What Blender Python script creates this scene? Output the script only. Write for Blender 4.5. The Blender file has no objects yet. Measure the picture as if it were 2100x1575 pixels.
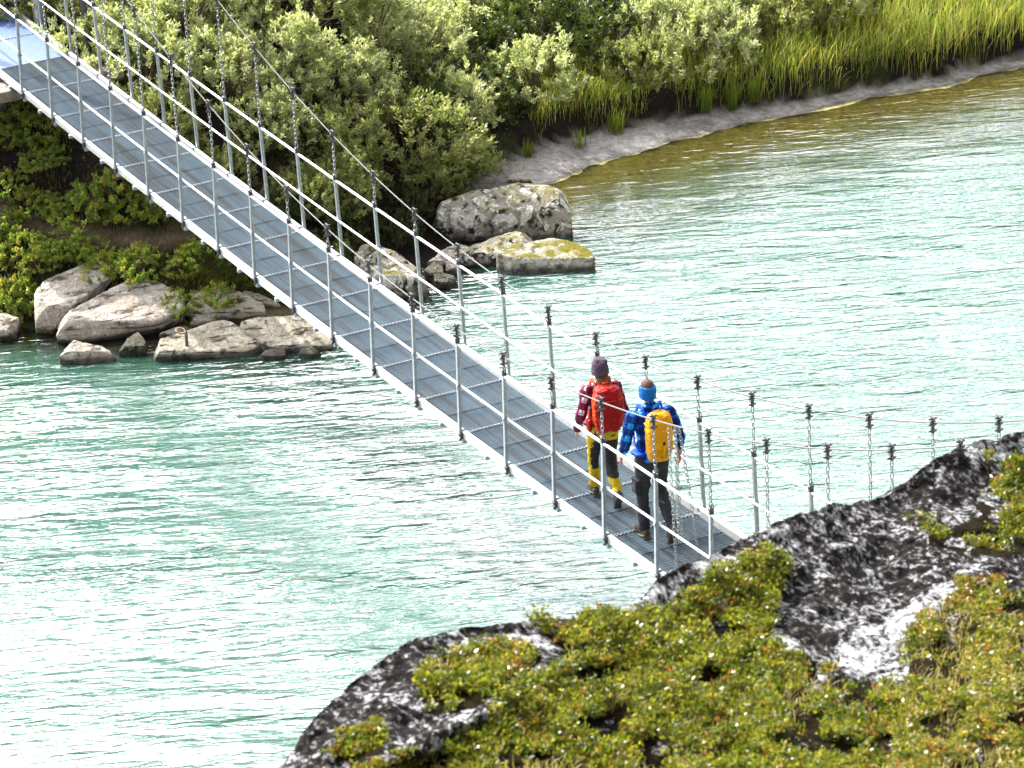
import bpy, bmesh, math, random
import numpy as np
from mathutils import Vector, Matrix

rng = np.random.default_rng(7)
random.seed(7)
COL = bpy.context.scene.collection
scene = bpy.context.scene

# ------------------------------------------------------------------ camera
# world frame: X along the footbridge (towards the near bank), Y across it, Z up, metres
FPX, YAW, PITCH, ROLL = 8102.8, 2.67041, 0.40709, -0.049838      # focal length in photo pixels (2100 wide)
CAM = np.array([36.60339, -18.54156, 18.20097])
def _axes():
    cy, sy, cp, sp = math.cos(YAW), math.sin(YAW), math.cos(PITCH), math.sin(PITCH)
    f = np.array([cy*cp, sy*cp, -sp]); r = np.array([sy, -cy, 0.0]); u = np.cross(r, f)
    c, s = math.cos(ROLL), math.sin(ROLL)
    return c*r + s*u, -s*r + c*u, f
CR, CU, CF = _axes()
cam_data = bpy.data.cameras.new('camera')
cam = bpy.data.objects.new('camera', cam_data); COL.objects.link(cam)
m = Matrix(((CR[0], CU[0], -CF[0], CAM[0]), (CR[1], CU[1], -CF[1], CAM[1]), (CR[2], CU[2], -CF[2], CAM[2]), (0, 0, 0, 1)))
cam.matrix_world = m
cam_data.sensor_width = 36; cam_data.sensor_fit = 'HORIZONTAL'; cam_data.lens = FPX*36/2100
cam_data.clip_start = 0.5; cam_data.clip_end = 3000
cam_data.dof.use_dof = True; cam_data.dof.focus_distance = 42.0; cam_data.dof.aperture_fstop = 18.0
scene.camera = cam
scene.render.resolution_x = 1024; scene.render.resolution_y = 768

# ------------------------------------------------------------------ sky, sun, exposure
SUN_AZ, SUN_EL = math.radians(194), math.radians(39)      # direction towards the sun, from +X counter-clockwise
world = bpy.data.worlds.new('World'); scene.world = world; world.use_nodes = True
wt = world.node_tree; wt.nodes.clear()
def nd(t, typ, ins=None, **props):
    n = t.nodes.new(typ)
    for k, v in props.items(): setattr(n, k, v)
    for k, v in (ins or {}).items():
        s = n.inputs[k]
        if isinstance(v, bpy.types.NodeSocket): t.links.new(v, s)
        elif isinstance(v, bpy.types.Node): t.links.new(v.outputs[0], s)
        else: s.default_value = v
    return n
def ramp(t, fac, stops, interp='LINEAR'):
    n = nd(t, 'ShaderNodeValToRGB', {'Fac': fac}); e = n.color_ramp; e.interpolation = interp
    while len(e.elements) < len(stops): e.elements.new(0.5)
    for el, (p, c) in zip(e.elements, stops):
        el.position = p; el.color = (*c, 1) if len(c) == 3 else c
    return n
def g3(v): return (v, v, v)
sky = nd(wt, 'ShaderNodeTexSky', sky_type='NISHITA', sun_disc=False)
sky.sun_elevation = SUN_EL; sky.sun_rotation = math.pi/2 - SUN_AZ
tc = nd(wt, 'ShaderNodeTexCoord')
sep = nd(wt, 'ShaderNodeSeparateXYZ', {0: tc.outputs['Generated']})
zz = nd(wt, 'ShaderNodeMath', {0: sep.outputs['Z'], 1: 0.16}, operation='ADD')
zz = nd(wt, 'ShaderNodeMath', {0: zz, 1: 0.05}, operation='MAXIMUM')
dx = nd(wt, 'ShaderNodeMath', {0: sep.outputs['X'], 1: zz}, operation='DIVIDE')
dy = nd(wt, 'ShaderNodeMath', {0: sep.outputs['Y'], 1: zz}, operation='DIVIDE')
cv = nd(wt, 'ShaderNodeCombineXYZ', {0: dx, 1: dy, 2: 3.7})
cn = nd(wt, 'ShaderNodeTexNoise', {'Vector': cv, 'Scale': 1.15, 'Detail': 6.0, 'Roughness': 0.55, 'Distortion': 0.3})
cmask = ramp(wt, cn.outputs['Fac'], [(0.36, g3(0)), (0.52, g3(1))])
# sunlit clouds scatter forward: whiter and brighter than the clear sky behind them, most so towards the sun
GHG = .6
sdir = nd(wt, 'ShaderNodeCombineXYZ', {0: math.cos(SUN_EL)*math.cos(SUN_AZ), 1: math.cos(SUN_EL)*math.sin(SUN_AZ), 2: math.sin(SUN_EL)})
cosang = nd(wt, 'ShaderNodeVectorMath', {0: tc.outputs['Generated'], 1: sdir}, operation='DOT_PRODUCT').outputs['Value']
den = nd(wt, 'ShaderNodeMath', {0: cosang, 1: -2*GHG, 2: 1+GHG*GHG}, operation='MULTIPLY_ADD').outputs[0]
den = nd(wt, 'ShaderNodeMath', {0: den, 1: 1.5}, operation='POWER').outputs[0]
hg = nd(wt, 'ShaderNodeMath', {0: 1-GHG*GHG, 1: den}, operation='DIVIDE').outputs[0]
cl = nd(wt, 'ShaderNodeMath', {0: hg, 1: 21.0, 2: .15}, operation='MULTIPLY_ADD').outputs[0]
clc = nd(wt, 'ShaderNodeCombineXYZ', {0: cl, 1: cl, 2: cl}).outputs[0]
cloudc = nd(wt, 'ShaderNodeMix', data_type='RGBA')
wt.links.new(cmask.outputs[0], cloudc.inputs[0]); wt.links.new(sky.outputs[0], cloudc.inputs[6]); wt.links.new(clc, cloudc.inputs[7])
bg = nd(wt, 'ShaderNodeBackground', {'Color': cloudc.outputs[2], 'Strength': 0.05})
nd(wt, 'ShaderNodeOutputWorld', {'Surface': bg.outputs[0]})

sun_data = bpy.data.lights.new('sun', 'SUN'); sun_data.energy = 5.0; sun_data.angle = math.radians(0.5); sun_data.color = (1, .95, .86)
sun = bpy.data.objects.new('sun', sun_data); COL.objects.link(sun)
sd_ = Vector((math.cos(SUN_EL)*math.cos(SUN_AZ), math.cos(SUN_EL)*math.sin(SUN_AZ), math.sin(SUN_EL)))
sun.rotation_euler = sd_.to_track_quat('Z', 'Y').to_euler(); sun.location = (-30, -5, 40)
vs = scene.view_settings
scene.display_settings.display_device = 'sRGB'
vs.view_transform = 'Standard'; vs.look = 'None'; vs.exposure = 1.3; vs.gamma = 1.0; vs.use_curve_mapping = False
scene.render.engine = 'CYCLES'
scene.cycles.max_bounces = 8; scene.cycles.transparent_max_bounces = 12

# ------------------------------------------------------------------ pixel helpers (a pixel gives a direction only)
def rays(px, py):
    px = np.asarray(px, float); py = np.asarray(py, float)
    v = CF + CR*((px-1050)/FPX)[..., None] + CU*((787.5-py)/FPX)[..., None]
    return v/np.linalg.norm(v, axis=-1, keepdims=True)
def on_z(px, py, z):
    v = rays(px, py); return CAM + v*((z-CAM[2])/v[..., 2])[..., None]
def on_y(px, py, y):
    v = rays(px, py); return CAM + v*((y-CAM[1])/v[..., 1])[..., None]
def project(P):
    q = np.asarray(P)-CAM; z = q@CF
    return np.stack([1050+FPX*(q@CR)/z, 787.5-FPX*(q@CU)/z], -1)

# ------------------------------------------------------------------ noise
def _hash(ix, iy, iz, seed):
    h = (ix.astype(np.int64)*374761393 + iy.astype(np.int64)*668265263 + iz.astype(np.int64)*2147483647 + seed*1274126177) & 0xffffffff
    h = ((h ^ (h >> 13))*1274126177) & 0xffffffff
    h = h ^ (h >> 16)
    return (h & 0xffff)/65535.0
def noise3(P, seed=0):
    P = np.asarray(P, float); i = np.floor(P); f = P-i; f = f*f*(3-2*f); i = i.astype(np.int64); r = 0
    for a in (0, 1):
        for b in (0, 1):
            for c in (0, 1):
                w = (f[..., 0] if a else 1-f[..., 0])*(f[..., 1] if b else 1-f[..., 1])*(f[..., 2] if c else 1-f[..., 2])
                r = r + w*_hash(i[..., 0]+a, i[..., 1]+b, i[..., 2]+c, seed)
    return r*2-1
def fbm(P, oct=4, seed=0, gain=.5):
    r = 0; a = 1.0; P = np.asarray(P, float)
    for k in range(oct):
        r = r + a*noise3(P*2**k + 17.3*k, seed+k); a *= gain
    return r
def fbm2(x, y, s, oct=3, seed=0, gain=.5):
    return fbm(np.stack([x/s, y/s, np.full_like(x, .37)], -1), oct, seed, gain)
def sstep(a, b, x):
    t = np.clip((x-a)/(b-a), 0, 1); return t*t*(3-2*t)

# ------------------------------------------------------------------ mesh helpers
def mesh_np(name, V, Fq, mat=None, parent=None, col=None, smooth=False, attrs=None, mats=None):
    me = bpy.data.meshes.new(name)
    V = np.asarray(V, np.float32); Fq = np.asarray(Fq, np.int32)
    me.vertices.add(len(V)); me.vertices.foreach_set('co', V.ravel())
    k = Fq.shape[1]
    me.loops.add(Fq.size); me.loops.foreach_set('vertex_index', Fq.ravel())
    me.polygons.add(len(Fq)); me.polygons.foreach_set('loop_start', np.arange(0, Fq.size, k, dtype=np.int32))
    me.polygons.foreach_set('loop_total', np.full(len(Fq), k, np.int32))
    if smooth: me.polygons.foreach_set('use_smooth', np.ones(len(Fq), bool))
    me.update(calc_edges=True); me.validate()
    if col is not None: set_col(me, 'col', col)
    for an, av in (attrs or {}).items(): set_col(me, an, av)
    if mat: me.materials.append(mat)
    return link(name, me, parent)
def set_col(me, name, c):
    c = np.asarray(c, np.float32)
    if c.ndim == 1: c = np.stack([c, c, c], -1)
    if c.shape[1] == 3: c = np.concatenate([c, np.ones((len(c), 1), np.float32)], 1)
    a = me.color_attributes.new(name, 'FLOAT_COLOR', 'POINT'); a.data.foreach_set('color', c.astype(np.float32).ravel())
def link(name, me, parent=None):
    o = bpy.data.objects.new(name, me); COL.objects.link(o)
    if parent is not None: o.parent = parent
    return o
def obj(name, bm, mat, parent=None, smooth=False):
    me = bpy.data.meshes.new(name); bm.to_mesh(me); bm.free()
    if smooth: me.polygons.foreach_set('use_smooth', np.ones(len(me.polygons), bool))
    if mat: me.materials.append(mat)
    return link(name, me, parent)
def tag(o, label=None, cat=None, group=None, kind=None):
    if label: o['label'] = label
    if cat: o['category'] = cat
    if group: o['group'] = group
    if kind: o['kind'] = kind
    return o
def empty(name, loc=(0, 0, 0), rz=0.0):
    o = bpy.data.objects.new(name, None); COL.objects.link(o); o.location = loc; o.rotation_euler = (0, 0, rz)
    o.empty_display_size = .2
    return o
def copy_tree(o, parent=None):
    c = o.copy(); COL.objects.link(c); c.parent = parent
    for ch in o.children:
        copy_tree(ch, c)
    return c
def box(bm, c, s, R=None, bev=0.0):
    r = bmesh.ops.create_cube(bm, size=1.0); vs_ = r['verts']
    for v in vs_:
        p = Vector((v.co.x*s[0], v.co.y*s[1], v.co.z*s[2]))
        if R is not None: p = R@p
        v.co = p+Vector(c)
    if bev:
        es = list({e for v in vs_ for e in v.link_edges})
        bmesh.ops.bevel(bm, geom=es, offset=bev, segments=1, affect='EDGES')
def tube(bm, pts, rad, seg=8, caps=True, flat=1.0, up=(0, 0, 1)):
    pts = [Vector(p) for p in pts]; n = len(pts); rings = []
    rads = rad if isinstance(rad, (list, tuple, np.ndarray)) else [rad]*n
    for i, p in enumerate(pts):
        d = (pts[min(i+1, n-1)]-pts[max(i-1, 0)]).normalized()
        a = Vector(up).cross(d)
        if a.length < 1e-3: a = Vector((1, 0, 0)).cross(d)
        a.normalize(); b = d.cross(a)
        rings.append([bm.verts.new(p+(a*math.cos(t)+b*math.sin(t)*flat)*rads[i]) for t in [2*math.pi*k/seg for k in range(seg)]])
    for i in range(n-1):
        for k in range(seg):
            bm.faces.new((rings[i][k], rings[i][(k+1) % seg], rings[i+1][(k+1) % seg], rings[i+1][k]))
    if caps:
        bm.faces.new(rings[0][::-1]); bm.faces.new(rings[-1])
def leaf_arrays(P, A, L, W, fold=.25, seed=1):
    r = np.random.default_rng(seed); n = len(P)
    A = A/np.linalg.norm(A, axis=1, keepdims=True)
    rnd = r.normal(size=(n, 3)); S = np.cross(A, rnd); S /= np.linalg.norm(S, axis=1, keepdims=True)+1e-9
    Nn = np.cross(S, A)
    L = np.broadcast_to(L, (n,))[:, None]; W = np.broadcast_to(W, (n,))[:, None]
    V = np.stack([P, P+A*L*.45+S*W*.5+Nn*W*fold, P+A*L, P+A*L*.45-S*W*.5+Nn*W*fold], 1).reshape(-1, 3)
    return V, np.arange(4*n).reshape(n, 4)

# ------------------------------------------------------------------ materials
def mat(name):
    m_ = bpy.data.materials.new(name); m_.use_nodes = True; t = m_.node_tree
    return m_, t, t.nodes['Principled BSDF']
def matte(p, v=.03): p.inputs['Specular IOR Level'].default_value = v
def setp(p, **k):
    for a, b in k.items(): p.inputs[a.replace('_', ' ')].default_value = b
def bump(t, p, h, strength=.3, dist=.01, extra=None):
    b = nd(t, 'ShaderNodeBump', {'Height': h, 'Strength': strength, 'Distance': dist})
    t.links.new(b.outputs[0], p.inputs['Normal']); return b
def coords(t, scale=None, rot=None):
    c = nd(t, 'ShaderNodeTexCoord').outputs['Object']
    if scale is None and rot is None: return c
    mp = nd(t, 'ShaderNodeMapping', {0: c})
    if scale: mp.inputs['Scale'].default_value = scale
    if rot: mp.inputs['Rotation'].default_value = rot
    return mp.outputs[0]
def tnoise(t, vec, scale, detail=4, rough=.55, dist=0.0):
    return nd(t, 'ShaderNodeTexNoise', {'Vector': vec, 'Scale': scale, 'Detail': detail, 'Roughness': rough, 'Distortion': dist}).outputs['Fac']
def mixc(t, fac, a, b, mode='MIX'):
    n = nd(t, 'ShaderNodeMix', data_type='RGBA', blend_type=mode)
    for i, v in ((0, fac), (6, a), (7, b)):
        if isinstance(v, bpy.types.NodeSocket): t.links.new(v, n.inputs[i])
        elif isinstance(v, bpy.types.Node): t.links.new(v.outputs[0], n.inputs[i])
        else: n.inputs[i].default_value = v if i == 0 else ((*v, 1) if len(v) == 3 else v)
    return n.outputs[2]
def metal(name, c0, c1, metallic, rough, sc=25):
    m_, t, p = mat(name); v = coords(t); n = tnoise(t, v, sc, 5)
    t.links.new(ramp(t, n, [(.3, c0), (.7, c1)]).outputs[0], p.inputs['Base Color'])
    rr = ramp(t, tnoise(t, v, sc*2.3), [(.3, g3(rough-.08)), (.7, g3(rough+.12))])
    t.links.new(rr.outputs[0], p.inputs['Roughness']); setp(p, Metallic=metallic)
    bump(t, p, n, .15, .002)
    return m_
GALV = metal('galvanised_steel', (.20, .225, .26), (.33, .36, .40), .45, .42)
RAIL = metal('rail_aluminium', (.50, .51, .53), (.62, .63, .64), .5, .32, 12)
HARD = metal('dark_hardware', (.035, .035, .04), (.10, .10, .11), .6, .45, 40)
CHAINM = metal('chain_steel', (.20, .21, .23), (.36, .38, .40), .7, .36, 40)
CABLE = metal('wire_rope', (.07, .07, .07), (.17, .17, .165), 0, .75, 60)
def grating_mat():
    m_, t, p = mat('grating_steel'); v = nd(t, 'ShaderNodeNewGeometry').outputs['Position']
    n = tnoise(t, v, 9, 5); streaks = tnoise(t, nd(t, 'ShaderNodeMapping', {0: v, 'Scale': (.16, 7, .3)}).outputs[0], 1.6, 6, .65)
    c = mixc(t, n, (.040, .076, .112), (.095, .145, .195))
    c = mixc(t, ramp(t, streaks, [(.47, g3(0)), (.60, g3(.85))]).outputs[0], c, (.035, .028, .022))  # dark brown streaks stretched along the deck
    t.links.new(c, p.inputs['Base Color']); setp(p, Metallic=.25, Roughness=.5)
    return m_
GRATE = grating_mat()
PLATE = metal('deck_plate', (.035, .075, .20), (.06, .11, .26), .1, .55, 8)  # blue of the reflected sky put into the base colour
RUST = metal('rusty_iron', (.16, .085, .05), (.34, .24, .17), .1, .7, 30)
WOODM = metal('weathered_timber', (.10, .08, .06), (.28, .24, .20), 0, .8, 6)

def leaf_mat(name, gloss=.4, transl=.35, spec=.4):
    m_, t, p = mat(name); a = nd(t, 'ShaderNodeAttribute', attribute_name='col').outputs['Color']
    t.links.new(a, p.inputs['Base Color']); setp(p, Roughness=gloss); p.inputs['Specular IOR Level'].default_value = spec
    tr = nd(t, 'ShaderNodeBsdfTranslucent', {'Color': mixc(t, 1.0, a, (1.2, 1.18, .72), 'MULTIPLY')})
    mx = nd(t, 'ShaderNodeMixShader', {0: transl, 1: p.outputs[0], 2: tr.outputs[0]})
    t.links.new(mx.outputs[0], t.nodes['Material Output'].inputs[0]); return m_
LEAF = leaf_mat('willow_leaf', .36, .50, .5)
HEATH = leaf_mat('heath_leaf', .30, .50, .4)
GRASSM = leaf_mat('sedge_blade', .45, .52, .3)
def bark_mat():
    m_, t, p = mat('bark'); v = coords(t); n = tnoise(t, v, 30, 4)
    t.links.new(ramp(t, n, [(.3, (.05, .035, .025)), (.7, (.16, .12, .09))]).outputs[0], p.inputs['Base Color']); setp(p, Roughness=.85); return m_
BARK = bark_mat()
WATER_Z = -2.5
def rock_mat(name, base, dark, light, moss=0.0, strata=0.0, white=.5, blot=.51):
    m_, t, p = mat(name); v = coords(t)
    n1 = tnoise(t, v, 1.7, 8, .62); n2 = tnoise(t, v, 6.5, 8, .65); n3 = tnoise(t, v, 26, 6, .6)
    c = mixc(t, ramp(t, n1, [(.35, g3(0)), (.65, g3(1))]).outputs[0], base, light)
    c = mixc(t, ramp(t, n2, [(blot, g3(0)), (blot+.07, g3(1))]).outputs[0], c, dark)
    wl = ramp(t, tnoise(t, v, 4.3, 9, .7, .6), [(.53, g3(0)), (.57, g3(white))])
    c = mixc(t, wl.outputs[0], c, (.62, .62, .60))
    c = mixc(t, ramp(t, n3, [(.3, g3(.55)), (.6, g3(0))]).outputs[0], c, dark)
    if strata:
        s = tnoise(t, coords(t, (1.2, 1.2, 14), (.5, .35, 0)), 2.0, 6, .6)
        c = mixc(t, ramp(t, s, [(.54, g3(0)), (.64, g3(strata))]).outputs[0], c, (.03, .025, .02))
    if moss:
        geo = nd(t, 'ShaderNodeNewGeometry'); nz = nd(t, 'ShaderNodeSeparateXYZ', {0: geo.outputs['Normal']}).outputs[2]
        mm = nd(t, 'ShaderNodeMath', {0: nz, 1: tnoise(t, v, 2.6, 6, .65)}, operation='MULTIPLY').outputs[0]
        c = mixc(t, ramp(t, mm, [(.42, g3(0)), (.52, g3(moss))]).outputs[0], c, (.13, .115, .02))
    # wet band where the river laps the stone
    pz = nd(t, 'ShaderNodeSeparateXYZ', {0: nd(t, 'ShaderNodeNewGeometry').outputs['Position']}).outputs[2]
    wz = nd(t, 'ShaderNodeMath', {0: n2, 1: -.10, 2: pz}, operation='MULTIPLY_ADD').outputs[0]
    wb = nd(t, 'ShaderNodeMapRange', {0: wz, 1: WATER_Z+.06, 2: WATER_Z, 3: 0.0, 4: .8}).outputs[0]
    c = mixc(t, wb, c, (.03, .028, .024))
    t.links.new(c, p.inputs['Base Color']); setp(p, Roughness=.9); matte(p)
    t.links.new(nd(t, 'ShaderNodeMapRange', {0: wb, 1: 0.0, 2: .8, 3: .9, 4: .3}).outputs[0], p.inputs['Roughness'])
    hh = nd(t, 'ShaderNodeMath', {0: n2, 1: n3}, operation='ADD').outputs[0]
    bump(t, p, hh, .9, .03); return m_
ROCK_PALE = rock_mat('pale_granite', (.32, .275, .225), (.13, .10, .07), (.46, .42, .385), 0, .8, .5, .55)
ROCK_STRAT = rock_mat('layered_schist', (.32, .285, .225), (.075, .062, .048), (.45, .41, .34), .15, 1.0, .45, .56)
ROCK_LICH = rock_mat('lichened_boulder', (.22, .20, .165), (.025, .022, .018), (.34, .32, .28), .6, 0, 1.0)
ROCK_MOSS = rock_mat('mossy_boulder', (.30, .28, .23), (.10, .09, .07), (.42, .40, .35), 1.0, 0, .6)
ROCK_WET_SHADE = rock_mat('wet_or_shaded_rock', (.09, .085, .075), (.025, .025, .022), (.16, .15, .13), .2, .3, .1)  # dark base for wet stones, also carries shade in the gap
def outcrop_mat():
    m_, t, p = mat('lichen_crusted_outcrop'); v = coords(t)
    veg = nd(t, 'ShaderNodeAttribute', attribute_name='veg').outputs['Fac']
    pale = nd(t, 'ShaderNodeAttribute', attribute_name='pale').outputs['Fac']
    n1 = tnoise(t, v, 8, 9, .7, .4); n2 = tnoise(t, v, 44, 7, .72); n3 = tnoise(t, v, 130, 4, .6)
    f = nd(t, 'ShaderNodeMath', {0: n1, 1: .38}, operation='MULTIPLY').outputs[0]
    f = nd(t, 'ShaderNodeMath', {0: n2, 1: .62, 2: f}, operation='MULTIPLY_ADD').outputs[0]
    f = nd(t, 'ShaderNodeMath', {0: pale, 1: .055, 2: f}, operation='MULTIPLY_ADD').outputs[0]
    c = ramp(t, f, [(.46, (.010, .009, .009)), (.500, (.026, .023, .022)), (.525, (.12, .11, .11)), (.560, (.46, .47, .50)), (.65, (.72, .74, .78))]).outputs[0]
    c = mixc(t, ramp(t, n3, [(.36, g3(.75)), (.5, g3(0))]).outputs[0], c, (.03, .027, .026))
    soil = mixc(t, n2, (.008, .006, .003), (.022, .017, .007))
    c = mixc(t, ramp(t, veg, [(.35, g3(0)), (.6, g3(1))]).outputs[0], c, soil)
    t.links.new(c, p.inputs['Base Color']); setp(p, Roughness=.9); matte(p)
    hh = nd(t, 'ShaderNodeMath', {0: n2, 1: n3}, operation='ADD').outputs[0]
    bump(t, p, hh, 1.0, .025); return m_
OUTCROP = outcrop_mat()
def ground_mat():
    m_, t, p = mat('bank_ground'); v = coords(t)
    a = nd(t, 'ShaderNodeAttribute', attribute_name='col').outputs['Color']
    n = tnoise(t, v, 12, 8, .65); n2 = tnoise(t, v, 60, 4)
    c = mixc(t, 1.0, a, ramp(t, n, [(.3, g3(.55)), (.7, g3(1.3))]).outputs[0], 'MULTIPLY')
    c = mixc(t, 1.0, c, ramp(t, n2, [(.3, g3(.7)), (.7, g3(1.2))]).outputs[0], 'MULTIPLY')
    t.links.new(c, p.inputs['Base Color']); setp(p, Roughness=.9); matte(p)
    bump(t, p, n, .6, .03); return m_
GROUND = ground_mat()
def water_mat():
    m_, t, p = mat('glacial_water'); t.nodes.remove(p)
    turb = nd(t, 'ShaderNodeAttribute', attribute_name='turb').outputs['Fac']
    az = math.radians(63)          # ripple crests run this way
    c = nd(t, 'ShaderNodeTexCoord').outputs['Object']
    def mp(sx, sy, rot): return nd(t, 'ShaderNodeMapping', {0: c, 'Scale': (sx, sy, 1), 'Rotation': (0, 0, rot)}, vector_type='TEXTURE').outputs[0]
    # TEXTURE mapping divides by the scale: first axis along the crest
    a1 = tnoise(t, mp(1/.8, 1/3.0, az), 1.0, 2, .45, .4)
    a2 = tnoise(t, mp(1/1.9, 1/7.5, az+.15), 1.0, 2, .5, .6)
    a3 = tnoise(t, mp(1/5., 1/16., az-.12), 1.0, 2, .5, .6)
    h = nd(t, 'ShaderNodeMath', {0: a1, 1: .12}, operation='MULTIPLY').outputs[0]
    h = nd(t, 'ShaderNodeMath', {0: a2, 1: .07, 2: h}, operation='MULTIPLY_ADD').outputs[0]
    h = nd(t, 'ShaderNodeMath', {0: a3, 1: .018, 2: h}, operation='MULTIPLY_ADD').outputs[0]
    calm = nd(t, 'ShaderNodeAttribute', attribute_name='calm').outputs['Fac']
    h = nd(t, 'ShaderNodeMath', {0: h, 1: calm}, operation='MULTIPLY').outputs[0]
    b = nd(t, 'ShaderNodeBump', {'Height': h, 'Strength': 1.0, 'Distance': 1.0})
    body = nd(t, 'ShaderNodeBsdfDiffuse', {'Color': (.032, .088, .070, 1)})
    clear = nd(t, 'ShaderNodeBsdfTransparent', {'Color': (.98, .95, .74, 1)})
    under = nd(t, 'ShaderNodeMixShader', {0: turb, 1: clear.outputs[0], 2: body.outputs[0]})
    gl = nd(t, 'ShaderNodeBsdfGlossy', {'Color': (1, 1, 1, 1), 'Roughness': .04, 'Normal': b.outputs[0]})
    fr = nd(t, 'ShaderNodeFresnel', {'IOR': 2.5, 'Normal': b.outputs[0]})
    mx = nd(t, 'ShaderNodeMixShader', {0: fr.outputs[0], 1: under.outputs[0], 2: gl.outputs[0]})
    t.links.new(mx.outputs[0], t.nodes['Material Output'].inputs[0]); return m_
WATER = water_mat()

# ------------------------------------------------------------------ terrain (far bank, river bed, low near bank)
ZW = WATER_Z
_sy = np.array([-300, -60, -20, -8, -3.5, -1.8, -.8, .3, 1.2, 2.4, 3.4, 4.4, 5.4, 6.3, 7.0, 8.2, 10, 13, 16, 22, 40, 90, 300], float)
_sx = np.array([-60, -28, -18, -14, -12.4, -11.2, -10.2, -9.3, -8.9, -9.0, -9.4, -9.9, -10.8, -11.9, -12.35, -12.8, -13.0, -12.95, -12.75, -12.2, -8, 5, 30], float)
def shore_x(y): return np.interp(y, _sy, _sx)
def beach_w(y): return np.interp(y, [6, 8.5, 10.5, 12, 14, 18], [1.1, .95, .62, .42, .34, .30])
def ground_h(x, y, detail=True):
    x = np.asarray(x, float); y = np.asarray(y, float)
    s = shore_x(y) + (.12*fbm2(y, y*0, 1.1, 2, 5) if detail else 0)
    sd = s-x
    wl = 1-sstep(5.2, 7.4, y)
    hl = np.interp(sd, [-8, -3, -1, 0, .7, 1.4, 1.8, 2.6, 3.2, 3.7, 5, 8, 14, 40, 300], [-3, -1.6, -.7, -.10, -.02, .10, .45, .85, 1.15, 1.70, 2.25, 2.9, 3.9, 8, 28])
    bw = beach_w(y); t = sd-bw
    hr = np.where(t < 0, np.interp(sd, [-14, -7, -4, -2.5, -1, 0, 1.2], [-3.5, -2.4, -1.2, -.30, -.10, 0, .14]),
                  np.interp(sd, [0, 1.2], [0, .14])+np.interp(t, [0, .16, 1.2, 4.5, 9, 40, 300], [0, .36, .44, .75, 1.5, 5.4, 24]))
    h = wl*hl+(1-wl)*hr
    near = np.interp(x-(12.5+.12*np.abs(y)), [-8, -2, 0, 3, 12, 40, 300], [-3.5, -1.2, 0, 1.6, 5, 8, 20])
    h = np.where(x > 0, np.maximum(h, near), h)
    if detail:
        land = np.clip(sd-np.where(y > 6.3, bw+.2, 1.3), 0, 1.5)/1.5
        h = h + land*(.22*fbm2(x, y, 1.7, 3, 11)+.06*fbm2(x, y, .45, 2, 21)) + .012*fbm2(x, y, .3, 2, 31)
    return ZW+h
def axis(fine0, fine1, step, lo, hi, g=1.25):
    a = list(np.arange(fine0, fine1+1e-6, step)); s = step
    while a[-1] < hi: s *= g; a.append(a[-1]+s)
    s = step
    while a[0] > lo: s *= g; a.insert(0, a[0]-s)
    return np.array(a)
def grid_mesh(xs, ys):
    X, Y = np.meshgrid(xs, ys, indexing='ij'); nx, ny = X.shape
    i = np.arange(nx*ny).reshape(nx, ny)
    Fq = np.stack([i[:-1, :-1], i[1:, :-1], i[1:, 1:], i[:-1, 1:]], -1).reshape(-1, 4)
    return X.ravel(), Y.ravel(), Fq
gx, gy, gf = grid_mesh(axis(-22, -8, .075, -400, 300), axis(-5, 20, .085, -400, 400))
gz = ground_h(gx, gy)
sdg = shore_x(gy)+.12*fbm2(gy, gy*0, 1.1, 2, 5)-gx
wl = 1-sstep(5.2, 7.4, gy)
n1 = fbm2(gx, gy, 1.3, 4, 41)[:, None]; n2 = fbm2(gx, gy, .35, 3, 51)[:, None]
sand = np.array([.26, .245, .235]); wet = np.array([.11, .10, .085]); bed = np.array([.68, .60, .24]); soil = np.array([.018, .013, .009])
path = np.array([.15, .115, .085]); mossg = np.array([.028, .031, .008])
col = np.where(n1 > .1, mossg, soil)*np.ones((len(gx), 3))
col = col*(1+.5*n2)
pth = sstep(.35, .0, np.abs(sdg-(3.0+.4*fbm2(gy, gy*0, 1.5, 2, 61)))) * (gy < 3.4) * (gy > -4)
pth = np.maximum(pth, sstep(.5, .2, np.hypot(gx+9.9, gy-1.55))*.8)
col = col*(1-pth[:, None]) + pth[:, None]*path*(1+.3*n2)
beach = (1-wl)*sstep(-.3, 0., sdg)*sstep(.03, -.04, sdg-beach_w(gy)+.03*fbm2(gx, gy, .2, 2, 45))
wetm = sstep(.16, .05, sdg)
col = col*(1-beach[:, None]) + beach[:, None]*(sand*(1-wetm[:, None])+wet*1.35*wetm[:, None])
under = sstep(.02, -.06, sdg)
col = col*(1-under[:, None]) + under[:, None]*((1-wl)[:, None]*bed+wl[:, None]*np.array([.10, .095, .06]))
tide = sstep(.10, .0, np.abs(np.sin((sdg+.05*fbm2(gx, gy, .8, 2, 47))*13)))*sstep(.0, .1, sdg)*beach*sstep(-.2, .4, fbm2(gx, gy, 1.2, 2, 49))
col = col*(1-.45*tide[:, None])*(1-.35*(beach*sstep(.1, .5, fbm2(gx, gy, .25, 3, 53)))[:, None])
col = np.clip(col, .012, 1)
tag(mesh_np('ground', np.stack([gx, gy, gz], 1), gf, GROUND, col=col, smooth=True), kind='structure')

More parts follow.
